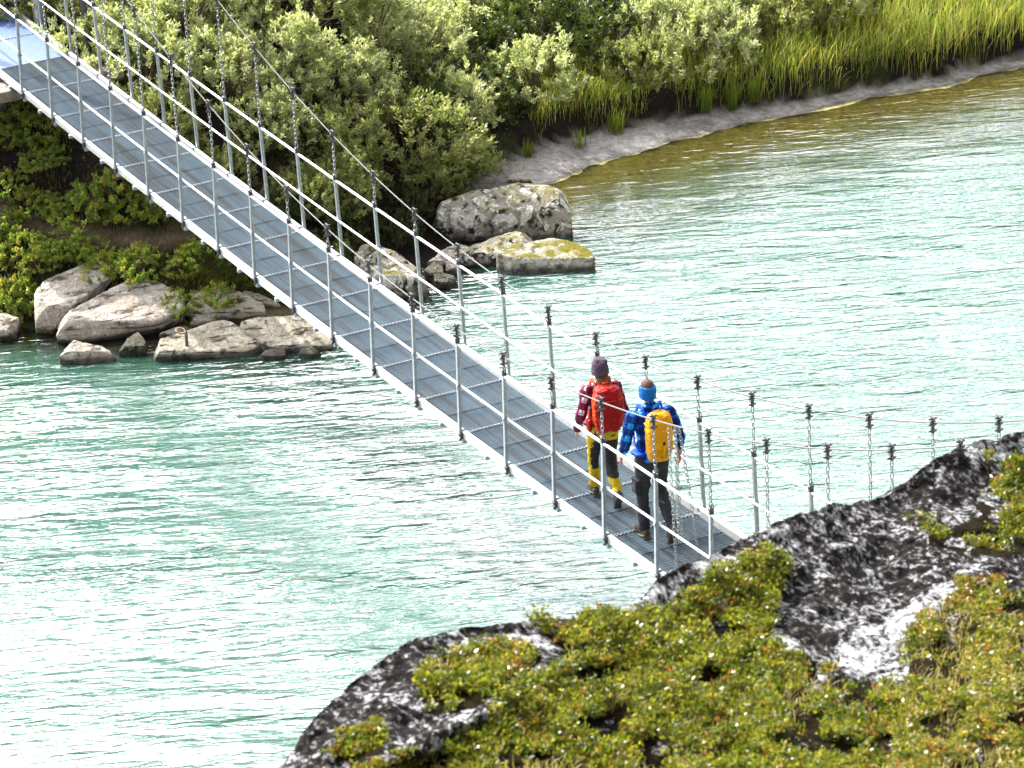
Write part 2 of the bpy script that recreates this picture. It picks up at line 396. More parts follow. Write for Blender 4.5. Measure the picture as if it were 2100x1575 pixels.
# water sheet with real swell and an attribute for how cloudy it is (depth)
wx, wy, wf = grid_mesh(axis(-14, 6, .09, -400, 300), axis(-9, 18.5, .09, -400, 400))
dep = np.clip(ZW-ground_h(wx, wy, False), 0, None)
e1 = np.array([.454, .891]); e2 = np.array([-.891, .454])
cu = wx*e1[0]+wy*e1[1]; cw = wx*e2[0]+wy*e2[1]
amp = sstep(0, .5, dep)
swell = .018*fbm(np.stack([cu/1.9, cw/.75, cu*0+.2], -1), 2, 71) + .02*fbm(np.stack([cu/4.5+.2*cw, cw/1.9, cu*0+.2], -1), 2, 81)
turb = 1-np.exp(-np.clip(dep-.05, 0, None)*2.4)
turb = np.clip(turb, .02, 1)
calm = .35+.65*sstep(.05, .7, dep)
calm = calm*(1.0-.45*sstep(2.5, 8.5, wy))          # quieter, longer waves in the bend
calm = calm*np.clip(.95+.55*fbm(np.stack([cu/5.5, cw/2.2, cu*0+.4], -1), 3, 87), .45, 1.5)      # smooth slicks and rougher cat's-paws
tag(mesh_np('water', np.stack([wx, wy, ZW+swell*amp], 1), wf, WATER, smooth=True, attrs={'turb': turb, 'calm': calm}), kind='structure')

def ground_hit(px, py, lo=25, hi=120):
    v = rays(px, py); t = np.arange(lo, hi, .05); P = CAM+v*t[:, None]
    below = P[:, 2] < np.maximum(ground_h(P[:, 0], P[:, 1]), ZW)
    k = np.argmax(below); return P[k]

# ------------------------------------------------------------------ footbridge
D, W, LEAN, HP, SKEW = 1.10903, 1.16468, .02832, 1.15, .1105
def bz(s): return .0014908*s+.00201783*s*s+3.13e-5*s**3
def bslope(s): return .0014908+2*.00201783*s+9.39e-5*s*s
def cable_z(s): return .02067*s*s+.02652*s+1.3217
DECK = .06                                   # walking surface above the post feet
I0, I1 = -1, 26
bridge = empty('footbridge', (0, 0, 0))
tag(bridge, 'grey steel suspension footbridge with grating deck and chain hangers across the river', 'bridge')
def S(i, side): return (i-13)*D+(SKEW if side > 0 else 0)
def post_pt(i, side, z):                     # point on a post at height z above its foot
    s = S(i, side); return Vector((s, side*(W/2-LEAN*z/HP), bz(s)+z))
# deck panels
bm = bmesh.new(); nb = 37
for k in range(nb):
    y = -W/2+.06+(W-.12)*k/(nb-1)
    box(bm, (0, y, -.0175), (D-.02, .004, .035))
for k in range(1, 20): box(bm, (-D/2+D*k/20, 0, -.006), (.006, W-.12, .008))
gm = bpy.data.meshes.new('grating_panel'); bm.to_mesh(gm); bm.free(); gm.materials.append(GRATE)
bm = bmesh.new(); box(bm, (0, 0, -.01), (D-.012, W-.10, .02), bev=.002)
pm = bpy.data.meshes.new('deck_plate'); bm.to_mesh(pm); bm.free(); pm.materials.append(PLATE)
bm = bmesh.new()
box(bm, (0, 0, -.016), (.010, W-.11, .034))
for k in range(22): box(bm, (0, -W/2+.09+(W-.18)*k/21, .008), (.014, .026, .014))
em = bpy.data.meshes.new('joint_strip'); bm.to_mesh(em); bm.free(); em.materials.append(GALV)
bm = bmesh.new()
box(bm, (0, 0, -.01), (.006, W-.11, .022))
for k in range(28): box(bm, (0, -W/2+.09+(W-.18)*k/27, .003), (.008, .018, .007))
hm_ = bpy.data.meshes.new('tread_bar'); bm.to_mesh(hm_); bm.free(); hm_.materials.append(GRATE)
bm = bmesh.new(); box(bm, (0, 0, -.075), (.05, W+.02, .05), bev=.004); box(bm, (0, 0, -.04), (.08, W-.1, .008))
cbm = bpy.data.meshes.new('cross_beam'); bm.to_mesh(cbm); bm.free(); cbm.materials.append(GALV)
def place(name, me, loc, ry=0.0):
    o = link(name, me, bridge); o.location = loc; o.rotation_euler = (0, ry, 0); return o
for i in range(I0-1, I1):
    s = (i+.5-13)*D+SKEW/2; a = -math.atan(bslope(s)); z = bz(s)+DECK
    place('deck_plate' if i < 0 else 'grating_panel', pm if i < 0 else gm, (s, 0, z), a)
    s2 = (i-13)*D+SKEW/2
    place('joint_strip', em, (s2, 0, bz(s2)+DECK), -math.atan(bslope(s2)))
    if i >= 0: place('tread_bar', hm_, (s, 0, z), a)
    place('cross_beam', cbm, (s2, 0, bz(s2)+DECK-.01))
    place('cross_beam', cbm, (s, 0, z-.01))
# edge channels between the posts
def channel(side):
    bm = bmesh.new(); L = D-.05
    y = 0
    if side < 0:
        box(bm, (0, .02, .0), (L, .055, .012), bev=.002); box(bm, (0, -.008, -.035), (L, .006, .075))
    else:
        box(bm, (0, -.018, .065), (L, .05, .010), bev=.002); box(bm, (0, -.040, .025), (L, .006, .085)); box(bm, (0, .002, .03), (L, .006, .08))
    me = bpy.data.meshes.new('edge_channel'); bm.to_mesh(me); bm.free(); me.materials.append(RAIL); return me
chm = {-1: channel(-1), 1: channel(1)}
for side in (-1, 1):
    for i in range(I0-1, I1):
        s = (i+.5-13)*D+(SKEW if side > 0 else 0)
        o = place('edge_channel', chm[side], (s, side*(W/2-.025), bz(s)+DECK+.012), -math.atan(bslope(s)))
# posts with feet brackets
def post_mesh(side):
    bm = bmesh.new()
    R_ = Matrix.Rotation(side*math.atan(LEAN/HP), 3, 'X')
    box(bm, R_@Vector((0, 0, HP/2+.01)), (.042, .036, HP-.02), R_, bev=.004)
    me = bpy.data.meshes.new('post'); bm.to_mesh(me); bm.free(); me.materials.append(GALV); return me
pmesh = {s_: post_mesh(s_) for s_ in (-1, 1)}
bm = bmesh.new()
box(bm, (0, 0, .05), (.05, .05, .012), bev=.002); box(bm, (.035, 0, .02), (.03, .045, .09), bev=.004)
for dz_ in (-.01, .045): bmesh.ops.create_cone(bm, cap_ends=True, segments=6, radius1=.012, radius2=.012, depth=.07, matrix=Matrix.Translation((.035, 0, dz_))@Matrix.Rotation(math.pi/2, 4, 'X'))
fbm_ = bpy.data.meshes.new('foot_bracket'); bm.to_mesh(fbm_); bm.free(); fbm_.materials.append(HARD)
bm = bmesh.new()
box(bm, (0, 0, .03), (.05, .05, .07), bev=.006); box(bm, (.05, 0, .0), (.07, .012, .02)); box(bm, (-.04, 0, .0), (.05, .012, .016))
bmesh.ops.create_cone(bm, cap_ends=True, segments=8, radius1=.011, radius2=.011, depth=.09, matrix=Matrix.Translation((0, 0, .05))@Matrix.Rotation(math.pi/2, 4, 'Y'))
tube(bm, [(.03, 0, .06), (.06, 0, .10), (.03, 0, .12), (0, 0, .08)], .006, 5)
tbm = bpy.data.meshes.new('top_bracket'); bm.to_mesh(tbm); bm.free(); tbm.materials.append(HARD)
bm = bmesh.new()
box(bm, (0, 0, 0), (.035, .05, .05), bev=.005); box(bm, (0, 0, -.065), (.03, .03, .09), bev=.005)
for zz_ in (.04, -.02, -.085):
    bmesh.ops.create_cone(bm, cap_ends=True, segments=6, radius1=.011, radius2=.011, depth=.085, matrix=Matrix.Translation((0, 0, zz_))@Matrix.Rotation(math.pi/2, 4, 'X'))
    bmesh.ops.create_cone(bm, cap_ends=True, segments=6, radius1=.010, radius2=.010, depth=.075, matrix=Matrix.Translation((0, 0, zz_+.012))@Matrix.Rotation(math.pi/2, 4, 'Y'))
tube(bm, [(-.022, 0, .0), (-.022, 0, .055)], .007, 5); tube(bm, [(.022, 0, .0), (.022, 0, .055)], .007, 5)
clm = bpy.data.meshes.new('cable_clamp'); bm.to_mesh(clm); bm.free(); clm.materials.append(HARD)
bm = bmesh.new(); box(bm, (0, 0, 0), (.03, .055, .05), bev=.004)
rbm = bpy.data.meshes.new('rail_bracket'); bm.to_mesh(rbm); bm.free(); rbm.materials.append(GALV)

def chain_mesh(bm, p0, p1, sag=0.0, pitch=.060, wire=.0062, phase=0):
    p0, p1 = Vector(p0), Vector(p1); L = (p1-p0).length; n = max(1, round(L/pitch))
    def at(t):
        q = p0.lerp(p1, t); q.x += sag*4*t*(1-t); return q
    for k in range(n):
        a, b = at(k/n), at((k+1)/n); c = (a+b)/2; d = (b-a).normalized()
        x = Vector((0, 1, 0)) if (k+phase) % 2 else Vector((1, 0, 0))
        x = (x-d*x.dot(d)).normalized()
        hl, hw = pitch*.5+.004, .0155
        pts = []
        for q in range(10):
            t = 2*math.pi*q/10; cx, sy_ = math.cos(t), math.sin(t)
            pts.append(c+x*hw*cx+d*((hl-hw)*(1 if sy_ > 0 else -1)*(1 if abs(sy_) > .01 else 0)+hw*sy_))
        nrm = x.cross(d); rings = []
        for q in range(10):
            tan = (pts[(q+1) % 10]-pts[q-1]).normalized(); o_ = tan.cross(nrm)
            rings.append([bm.verts.new(pts[q]+(o_*math.cos(w)+nrm*math.sin(w))*wire) for w in [2*math.pi*z/4 for z in range(4)]])
        for q in range(10):
            for z in range(4):
                bm.faces.new((rings[q][z], rings[q][(z+1) % 4], rings[(q+1) % 10][(z+1) % 4], rings[(q+1) % 10][z]))
MID = .62
for side in (-1, 1):
    for i in range(I0, I1+1):
        s = S(i, side); foot = (s, side*W/2, bz(s))
        place('post', pmesh[side], foot); place('foot_bracket', fbm_, (s, side*(W/2-.0), bz(s)))
        tp = post_pt(i, side, HP); place('top_bracket', tbm, tp)
        place('rail_bracket', rbm, post_pt(i, side, MID))
        ct = Vector((s+random.uniform(-.01, .01), side*(W/2-LEAN), cable_z(s)))
        place('cable_clamp', clm, ct)
        top = ct-Vector((0, 0, .11)); bot = tp+Vector((0, 0, .075))
        if top.z-bot.z > .03:
            bm = bmesh.new(); chain_mesh(bm, top, bot, random.uniform(-.01, .01), phase=i % 2)
            obj('hanger_chain', bm, CHAINM, bridge, True)
    # rails, one tube length per bay, sleeved into each other at the posts
    for nm, zz_, rad in (('top_rail', HP-.01, .0175), ('mid_rail', MID, .0145)):
        for i in range(I0-1, I1):
            bm = bmesh.new(); off = Vector((0, -side*.03*(0 if nm == 'top_rail' else 1), 0))
            a, b = post_pt(i, side, zz_)+off, post_pt(i+1, side, zz_)+off
            g = (b-a).normalized()*.004
            tube(bm, [a+g, b-g], rad, 10); tube(bm, [a-g*3, a+g*5], rad*1.22, 10)
            obj(nm, bm, RAIL, bridge, False)
    # suspension cable: a bundle of twisted strands
    bm = bmesh.new(); ss = np.arange(-15.6, 14.8, .035)
    for k in range(6):
        tube(bm, [(s, side*(W/2-LEAN)+.0053*math.cos(s*40+k*math.pi/3), cable_z(s)+.0053*math.sin(s*40+k*math.pi/3)) for s in ss], .0040, 4, False)
    obj('suspension_cable', bm, CABLE, bridge, True)
# towers at both ends
for sx, name in ((-15.75, 'far'), (14.9, 'near')):
    zt = cable_z(sx)+.1
    for side in (-1, 1):
        bm = bmesh.new(); yb = side*(W/2+.10)
        box(bm, (sx, yb, (zt+bz(sx)-.7)/2), (.14, .10, zt-bz(sx)+.7), bev=.006); obj('tower_column', bm, GALV, bridge)
        bm = bmesh.new(); box(bm, (sx-.16, yb, (zt+bz(sx)-.9)/2), (.10, .07, zt-bz(sx)+.5), bev=.006); obj('tower_column', bm, WOODM, bridge)
    bm = bmesh.new(); box(bm, (sx, 0, zt+.06), (.16, W+.5, .12), bev=.01); obj('tower_beam', bm, GALV, bridge)
# curved stay running from the far tower down into the willows
g0 = ground_hit(186, 160)
tp = Vector((-15.75, W/2+.12, 4.2))
bm = bmesh.new()
pts = [Vector(tuple(g0)).lerp(tp, t)+Vector((0, .22*math.sin(math.pi*t), 0)) for t in np.linspace(-.03, 1, 14)]
tube(bm, pts, .045, 10); obj('tower_stay', bm, HARD, bridge, True)
# abutment sill under the far end of the deck
sA = -13.55
for k, (dx_, dz_, w_) in enumerate(((0, -.10, .22), (-.28, -.12, .24), (-.56, -.11, .22))):
    bm = bmesh.new(); box(bm, (sA+dx_-.3, -.25, bz(sA)+DECK+dz_-.08), (w_, W+1.6, .16), bev=.012); obj('sill_beam', bm, WOODM, bridge)
bm = bmesh.new(); box(bm, (sA-1.4, -.1, bz(sA)-1.0), (1.3, W+.9, 1.5), bev=.03); obj('abutment_block', bm, ROCK_WET_SHADE, bridge)

# loose chains draped from the near cable
def loose_chain(p0, p1, sag, label):
    bm = bmesh.new(); chain_mesh(bm, p0, p1, sag, pitch=.047, wire=.0048)
    o = obj('loose_chain', bm, CHAINM, None, True); tag(o, label, 'chain', 'spare chains hung from the near cable'); return o
yc = -(W/2-LEAN)
def cpt(px, py): q = on_y(px, py, yc-.0); return Vector((q[0], yc, cable_z(q[0])-.01))
def dpt(px, py):
    z = .2
    for _ in range(6): q = on_z(px, py, z); z = bz(q[0])+DECK
    return Vector(q)
def ypt(px, py, y): return Vector(on_y(px, py, y))
loose_chain(cpt(1370, 868), ypt(1388, 1180, yc+.06), .0, 'longest loose chain hanging from the cable beside the yellow backpack')
loose_chain(cpt(1383, 872), ypt(1391, 1096, yc+.04), .01, 'loose chain hanging behind the legs of the hiker in grey trousers')
loose_chain(cpt(1385.5, 873), ypt(1398, 1094, yc+.06), -.012, 'loose chain doubled up on the cable behind the yellow backpack')
loose_chain(cpt(1392, 875), dpt(1433, 1146), .02, 'slanting loose chain from the cable down to the deck grating')

# ------------------------------------------------------------------ boulders
def remeshed(verts_faces_bm, voxel, smooth_it=0):
    me = bpy.data.meshes.new('tmp'); verts_faces_bm.to_mesh(me); verts_faces_bm.free()
    o = bpy.data.objects.new('tmp', me); COL.objects.link(o)
    md = o.modifiers.new('r', 'REMESH'); md.mode = 'VOXEL'; md.voxel_size = voxel
    if smooth_it:
        sm = o.modifiers.new('s', 'SMOOTH'); sm.iterations = smooth_it; sm.factor = .5
    dg = bpy.context.evaluated_depsgraph_get()
    out = bpy.data.meshes.new_from_object(o.evaluated_get(dg))
    bpy.data.objects.remove(o); bpy.data.meshes.remove(me)
    return out
def mesh_co(me):
    a = np.empty(len(me.vertices)*3, np.float32); me.vertices.foreach_get('co', a); return a.reshape(-1, 3).astype(float)
def mesh_no(me):
    a = np.empty(len(me.vertices)*3, np.float32); me.vertices.foreach_get('normal', a); return a.reshape(-1, 3).astype(float)
def in_outline(px, py, poly):
    r = False; n_ = len(poly)
    for k in range(n_):
        x0, y0 = poly[k]; x1, y1 = poly[(k+1) % n_]
        if (y0 > py) != (y1 > py) and px < (x1-x0)*(py-y0)/(y1-y0+1e-9)+x0: r = not r
    return r
def boulder(name, label, outline, base, mat_, slope=1.2, thick=.8, extra=(), rough=.04, group=None, seed=0, sink=.25, cuts=4, face=.4):
    """outline: pixels traced round the visible rock; base: a pixel where it meets water or ground, which gives its distance.
    face: share of the visible height that is the steep front, the rest is the sloping top."""
    g = ground_hit(*base); d0 = np.linalg.norm(g-CAM); scale = FPX/d0
    hz = np.array([CF[0], CF[1], 0]); hz /= np.linalg.norm(hz)
    ys = [p[1] for p in outline]; xs = [p[0] for p in outline]; hf = face*(base[1]-min(ys))/scale
    def dist(py):
        u_ = (base[1]-py)/scale
        return d0-.15*min(u_, hf)+slope*max(0.0, u_-hf)
    def at_(px, py): return CAM+rays(px, py)*dist(py)
    pts = []
    for px, py in outline:
        p = at_(px, py); up = max(0, (base[1]-py)/scale)
        pts.append(p); pts.append(p+hz*thick*.35-np.array([0, 0, .10+sink+.3*up]))
        if up > hf: pts.append(p+hz*thick*.5-np.array([0, 0, .22]))
    rg = np.random.default_rng(seed+500)
    x0, x1 = min(xs), max(xs); py = base[1]-hf*scale
    oxs = np.array(xs); 
    for k in range(5):                             # the front edge of the top face
        f_ = .12+.19*k+rg.uniform(-.05, .05); pyk = py+rg.uniform(-.12, .12)*hf*scale
        pts.append(at_(x0+(x1-x0)*f_, pyk) if in_outline(x0+(x1-x0)*f_, pyk, outline) else at_(sum(xs)/len(xs), py))
    for px, py, dd in extra: pts.append(CAM+rays(px, py)*(d0+dd))
    pts = np.array(pts); c = pts.mean(0)
    bm = bmesh.new()
    for p in pts: bm.verts.new(Vector(p-c))
    r = bmesh.ops.convex_hull(bm, input=bm.verts)
    bmesh.ops.delete(bm, geom=[v for v in bm.verts if not v.link_faces], context='VERTS')
    size = np.ptp(pts, axis=0).max()
    me = remeshed(bm, size/64, 0)
    P = mesh_co(me); Nn = mesh_no(me); Q = (P+c)
    rg = np.random.default_rng(seed+100)
    P0 = P.copy()
    for k in range(cuts):                        # chipped planes
        nrm = rg.normal(size=3); nrm[2] = abs(nrm[2])*.8; nrm /= np.linalg.norm(nrm)
        dd = P0@nrm; lim = np.quantile(dd, rg.uniform(.95, .985))
        P -= np.clip(P@nrm-lim, 0, None)[:, None]*nrm*.85
    crack = sstep(.10, 0, np.abs(fbm(Q*2.6/size*np.array([1, 1, 2.2]), 3, seed+9)))
    P += Nn*(rough*size*.45*fbm(Q*3.2/size, 4, seed+3, .55)+rough*.12*size*fbm(Q*14/size, 3, seed+19)-rough*.35*size*crack)[:, None]
    me.vertices.foreach_set('co', P.astype(np.float32).ravel()); me.update()
    me.polygons.foreach_set('use_smooth', np.ones(len(me.polygons), bool))
    me.materials.clear(); me.materials.append(mat_); me.name = name
    o = link(name, me); o.location = c
    tag(o, label, 'rock', group); return o
GR_R = 'boulders at the water edge by the sandy cove'
GR_L = 'rocks along the waterline below the footbridge'
boulder('boulder', 'large rounded boulder blotched with pale lichen beside the sandy cove',
        [(880, 447), (905, 415), (983, 398), (1060, 370), (1113, 372), (1157, 392), (1171, 433), (1173, 488), (1100, 490), (1000, 497), (925, 490)], (1100, 492), ROCK_LICH, .95, 1.0, (), .035, GR_R, 1, face=.5)
boulder('boulder', 'small pale stone behind the large lichened boulder', [(1036, 372), (1045, 357), (1065, 352), (1085, 356), (1090, 368), (1070, 378)], (1065, 380), ROCK_PALE, 1.2, .3, (), .05, GR_R, 2)
boulder('boulder', 'long flat boulder with yellow moss on top standing in the water',
        [(1020, 520), (1052, 500), (1130, 487), (1180, 498), (1212, 512), (1221, 530), (1218, 546), (1150, 557), (1080, 563), (1030, 566), (1018, 550)], (1120, 560), ROCK_MOSS, 1.6, .5, (), .025, GR_R, 3, .3, face=.42)
boulder('boulder', 'humped grey rock wedged between the large boulder and the flat mossy one',
        [(935, 510), (1000, 490), (1058, 470), (1094, 484), (1078, 506), (1022, 540), (950, 545)], (1000, 548), ROCK_LICH, 1.2, .5, (), .05, GR_R, 4)
boulder('boulder', 'flat grey rock at the foot of the large lichened boulder',
        [(875, 540), (905, 512), (940, 497), (968, 502), (945, 530), (905, 548)], (905, 556), ROCK_PALE, 1.2, .5, (), .05, GR_R, 5)
boulder('boulder', 'broad dark rock behind the deck railing below the dense bush',
        [(722, 520), (750, 500), (795, 508), (850, 543), (882, 575), (886, 600), (850, 612), (790, 602), (740, 570)], (850, 616), ROCK_LICH, 1.2, .9, (), .05, GR_R, 6)
boulder('boulder', 'fist-shaped stone beside the broad dark rock', [(868, 548), (888, 534), (908, 546), (912, 566), (880, 572)], (890, 576), ROCK_LICH, 1.2, .3, (), .06, GR_R, 7)
boulder('boulder', 'square wet stone at the water edge beside the broad dark rock', [(886, 560), (930, 556), (938, 576), (930, 590), (898, 592)], (910, 594), ROCK_WET_SHADE, 1.2, .3, (), .06, GR_R, 8)
boulder('boulder', 'pale narrow stone standing between the wet stone and the humped grey rock', [(912, 545), (925, 526), (943, 530), (940, 558), (920, 562)], (925, 566), ROCK_PALE, 1.2, .25, (), .06, GR_R, 9)
boulder('boulder', 'tilted buff boulder leaning under the leafy shrubs',
        [(70, 590), (99, 572), (131, 557), (166, 542), (190, 532), (234, 538), (239, 559), (210, 582), (152, 624), (114, 645), (107, 682), (68, 664)], (100, 690), ROCK_PALE, 1.2, .7, (), .03, GR_L, 11)
boulder('boulder', 'largest pale pinkish slab boulder with a shaded undercut face',
        [(111, 654), (152, 630), (202, 614), (244, 588), (267, 573), (324, 578), (352, 591), (377, 612), (373, 637), (324, 662), (215, 693), (145, 701), (112, 686)], (190, 705), ROCK_PALE, 1.2, .8, (), .025, GR_L, 12, face=.36)
boulder('boulder', 'angular pale rock alone in the water in front of the largest slab', [(119, 731), (152, 697), (190, 700), (214, 716), (258, 735), (206, 748), (152, 741)], (200, 746), ROCK_PALE, 1.2, .35, (), .04, GR_L, 13, face=.5)
boulder('boulder', 'long low slab carrying the mooring ring, lapped by the river',
        [(301, 716), (328, 693), (400, 672), (457, 655), (478, 660), (520, 690), (548, 716), (528, 739), (450, 737), (381, 732), (312, 725)], (430, 738), ROCK_STRAT, 1.2, .45, (), .022, GR_L, 14, face=.22)
boulder('boulder', 'layered slab running under the bridge deck beside the mooring slab',
        [(480, 662), (540, 650), (594, 644), (632, 652), (690, 698), (680, 715), (640, 722), (570, 724), (540, 712)], (600, 726), ROCK_STRAT, 1.2, .5, (), .03, GR_L, 15, face=.2)
boulder('boulder', 'layered block lying above the mooring slab', [(382, 625), (400, 602), (440, 590), (490, 598), (540, 622), (545, 640), (500, 652), (440, 658), (388, 650)], (450, 664), ROCK_STRAT, 1.2, .6, (), .035, GR_L, 16)
boulder('boulder', 'flat ledge of cracked rock below the grassy path', [(383, 600), (400, 586), (438, 582), (500, 590), (560, 606), (575, 628), (520, 622), (440, 600)], (470, 632), ROCK_STRAT, 1.2, .6, (), .04, GR_L, 17)
boulder('boulder', 'small wedge of rock between the layered block and the largest slab', [(390, 668), (402, 640), (425, 633), (447, 652), (432, 666)], (412, 672), ROCK_PALE, 1.2, .3, (), .04, GR_L, 18)
boulder('boulder', 'dark stone half hidden behind the mooring ring', [(326, 684), (345, 672), (385, 664), (398, 676), (360, 688), (332, 696)], (350, 700), ROCK_WET_SHADE, 1.2, .3, (), .04, GR_L, 19)
boulder('boulder', 'black wet stone at the corner of the mooring slab', [(526, 738), (545, 718), (583, 712), (586, 728), (560, 740)], (556, 742), ROCK_WET_SHADE, 1.2, .25, (), .04, GR_L, 20)
boulder('boulder', 'small round wet stone in the ripples under the deck edge', [(610, 716), (636, 709), (660, 722), (655, 733), (628, 737)], (636, 738), ROCK_WET_SHADE, 1.2, .25, (), .05, GR_L, 21)
boulder('boulder', 'shadowed stone in the gap between the largest slab and the mooring slab', [(243, 722), (262, 692), (283, 678), (300, 700), (296, 724), (262, 732)], (272, 732), ROCK_WET_SHADE, 1.2, .3, (), .04, GR_L, 22)  # the gap's shade is put into this stone's dark colour
boulder('boulder', 'pale rock end poking out from under the leafy branch', [(-40, 690), (-30, 655), (10, 640), (38, 652), (30, 684), (-10, 700)], (0, 702), ROCK_PALE, 1.2, .5, (), .04, GR_L, 23)

# mooring ring bolted to the slab
g = ground_hit(400, 736); d0 = np.linalg.norm(g-CAM)-.02
b0 = Vector(CAM+rays(384, 716)*(d0+.02)); b1 = Vector(CAM+rays(381, 679)*(d0+.05))
ring = empty('mooring_ring', b0); tag(ring, 'iron mooring bolt with a ring eye on the waterside slab', 'mooring ring')
bm = bmesh.new(); tube(bm, [(0, 0, -.05), b1-b0], .022, 8); o = obj('bolt', bm, HARD, ring, True)
bm = bmesh.new()
rr_ = Vector(CR); hh_ = Vector((CF[0], CF[1], 0)).normalized(); cc = b1-b0-rr_*.07+Vector((0, 0, .004))
pts = [cc+rr_*.062*math.cos(t)+hh_*.05*math.sin(t)+Vector((0, 0, .018*math.sin(t)-.012*math.cos(t))) for t in np.linspace(0, 2*math.pi, 17)]
tube(bm, pts, .013, 6); obj('eye', bm, RUST, ring, True)

# ------------------------------------------------------------------ willow shrubs
def shrub_variant(seed, rx, rz, n_tw, n_leaf, L, Wd, cols, open_=.0):
    r = np.random.default_rng(seed)
    # twig tips on lumpy shell
    d = r.normal(size=(n_tw, 3)); d[:, 2] = np.abs(d[:, 2])*1.1-.12; d /= np.linalg.norm(d, axis=1, keepdims=True)
    lump = 1+.30*noise3(d*2.1+seed*3.1, seed)+.18*noise3(d*4.3+seed, seed+1)
    rad = r.uniform(.50, 1.0, n_tw)**.5*lump
    ok = noise3(d*3.2+seed*1.7, seed+5)+.35*r.normal(size=n_tw) > -.08          # clumps with gaps between them
    d, rad = d[ok], rad[ok]; n_tw = len(d)
    tip = np.stack([d[:, 0]*rx*rad, d[:, 1]*rx*rad, np.clip(d[:, 2]*rz*rad+.10*rz, .01, None)], 1)
    ax = d*np.array([.7, .7, .55])+np.array([0, 0, .65])+r.normal(size=(n_tw, 3))*.3; ax /= np.linalg.norm(ax, axis=1, keepdims=True)
    k = n_leaf; tl = r.uniform(.10, .26, n_tw)[:, None]*min(1.0, rz)
    u_ = r.uniform(0, 1, (n_tw, k))
    P = tip[:, None]+ax[:, None]*(u_*tl)[..., None]+r.normal(size=(n_tw, k, 3))*.012
    side = r.normal(size=(n_tw, k, 3)); side -= (side*ax[:, None]).sum(-1, keepdims=True)*ax[:, None]
    side /= np.linalg.norm(side, axis=-1, keepdims=True)
    A = ax[:, None]*.75+side*.75
    P = P.reshape(-1, 3); A = A.reshape(-1, 3); n = len(P)
    V, Fq = leaf_arrays(P, A, L*r.uniform(.65, 1.2, n), Wd*r.uniform(.75, 1.2, n), .22, seed)
    cols = np.array(cols); base = cols[r.integers(0, len(cols), n_tw)].repeat(k, 0)
    c = base*r.uniform(.7, 1.3, (n, 1)); c = np.clip(c, .01, .8).repeat(4, 0)
    return V, Fq, c, tip, ax
def build_shrub(name, seed, rx, rz, n_tw, n_leaf, L, Wd, cols, label, group):
    root = empty(name); tag(root, label, 'shrub', group)
    V, Fq, c, tip, ax = shrub_variant(seed, rx, rz, n_tw, n_leaf, L, Wd, cols)
    mesh_np('crown', V, Fq, LEAF, root, col=c)
    bm = bmesh.new(); r = random.Random(seed)
    for k in r.sample(range(len(tip)), min(26, len(tip))):
        t = Vector(tip[k]); b = Vector((r.uniform(-.12, .12)*rx, r.uniform(-.12, .12)*rx, -.12))
        mid = b.lerp(t, .5)+Vector((0, 0, .12*rz))
        tube(bm, [b, mid, t, t+Vector(ax[k])*.12], [.014, .009, .005, .003], 5)
    obj('stem', bm, BARK, root)
    return root
SILV = [(0.343, 0.383, 0.232), (0.421, 0.451, 0.28), (0.28, 0.333, 0.163), (0.481, 0.505, 0.333), (0.362, 0.403, 0.182)]
BRIGHT = [(0.21, 0.245, 0.091), (0.264, 0.292, 0.119), (0.174, 0.213, 0.068), (0.301, 0.31, 0.154)]
SHADEG = [(0.042, 0.063, 0.015), (0.058, 0.083, 0.018), (0.034, 0.052, 0.014), (0.075, 0.094, 0.023)]  # green leaf colours darkened to carry the shade of the hollow
LOW = [(0.24, 0.325, 0.052), (0.325, 0.387, 0.07), (0.182, 0.255, 0.04), (0.387, 0.348, 0.082), (0.202, 0.286, 0.062)]
G_S = 'silvery willow shrubs on the far slope'; G_B = 'yellow-green shrubs on the far bank'; G_D = 'shade-darkened green shrubs in the hollow of the far bank'; G_L = 'low leafy shrubs on the bank below the footbridge'
kinds = {
 's': [build_shrub('willow_shrub', 10+k, .62, .62+.1*k, 520, 28, .066, .022, SILV, 'silvery grey-green willow shrub in the thicket on the slope behind the bridge', G_S) for k in range(3)],
 'b': [build_shrub('willow_shrub', 20+k, .62, .72, 520, 28, .058, .021, BRIGHT, 'sunlit yellow-green willow shrub on the far bank', G_B) for k in range(2)],
 'd': [build_shrub('willow_shrub', 30+k, .60, .66, 460, 28, .055, .023, SHADEG, 'shade-darkened green leafy shrub in the shaded hollow of the far bank', G_D) for k in range(2)],
 'l': [build_shrub('dwarf_shrub', 40+k, .42, .26, 290, 26, .040, .021, LOW, 'low bright green leafy shrub on the bank below the footbridge', G_L) for k in range(3)],
}
used = {}; placed = []
DEF = {k: (v[0]['label'], v[0]['group']) for k, v in kinds.items()}
def put_shrub(kind, p, sc, label=None, group=None, zs=1.0):
    ks = kinds[kind]; k = random.randrange(len(ks)); src = ks[k]
    if (kind, k) not in used: used[(kind, k)] = 1; o = src
    else: o = copy_tree(src)
    o.location = p; o.rotation_euler = (random.uniform(-.12, .12), random.uniform(-.12, .12), random.uniform(0, 6.28)); o.scale = (sc, sc, sc*zs*random.uniform(.9, 1.12))
    o['label'] = label or DEF[kind][0]; o['group'] = group or DEF[kind][1]; placed.append((kind, o))
    return o
def gpt(x, y): return Vector((x, y, float(ground_h(np.array([x]), np.array([y]))[0])-.03))
def under_bridge(x, y, m_=.25): return abs(y) < W/2+m_ and x > -17.2
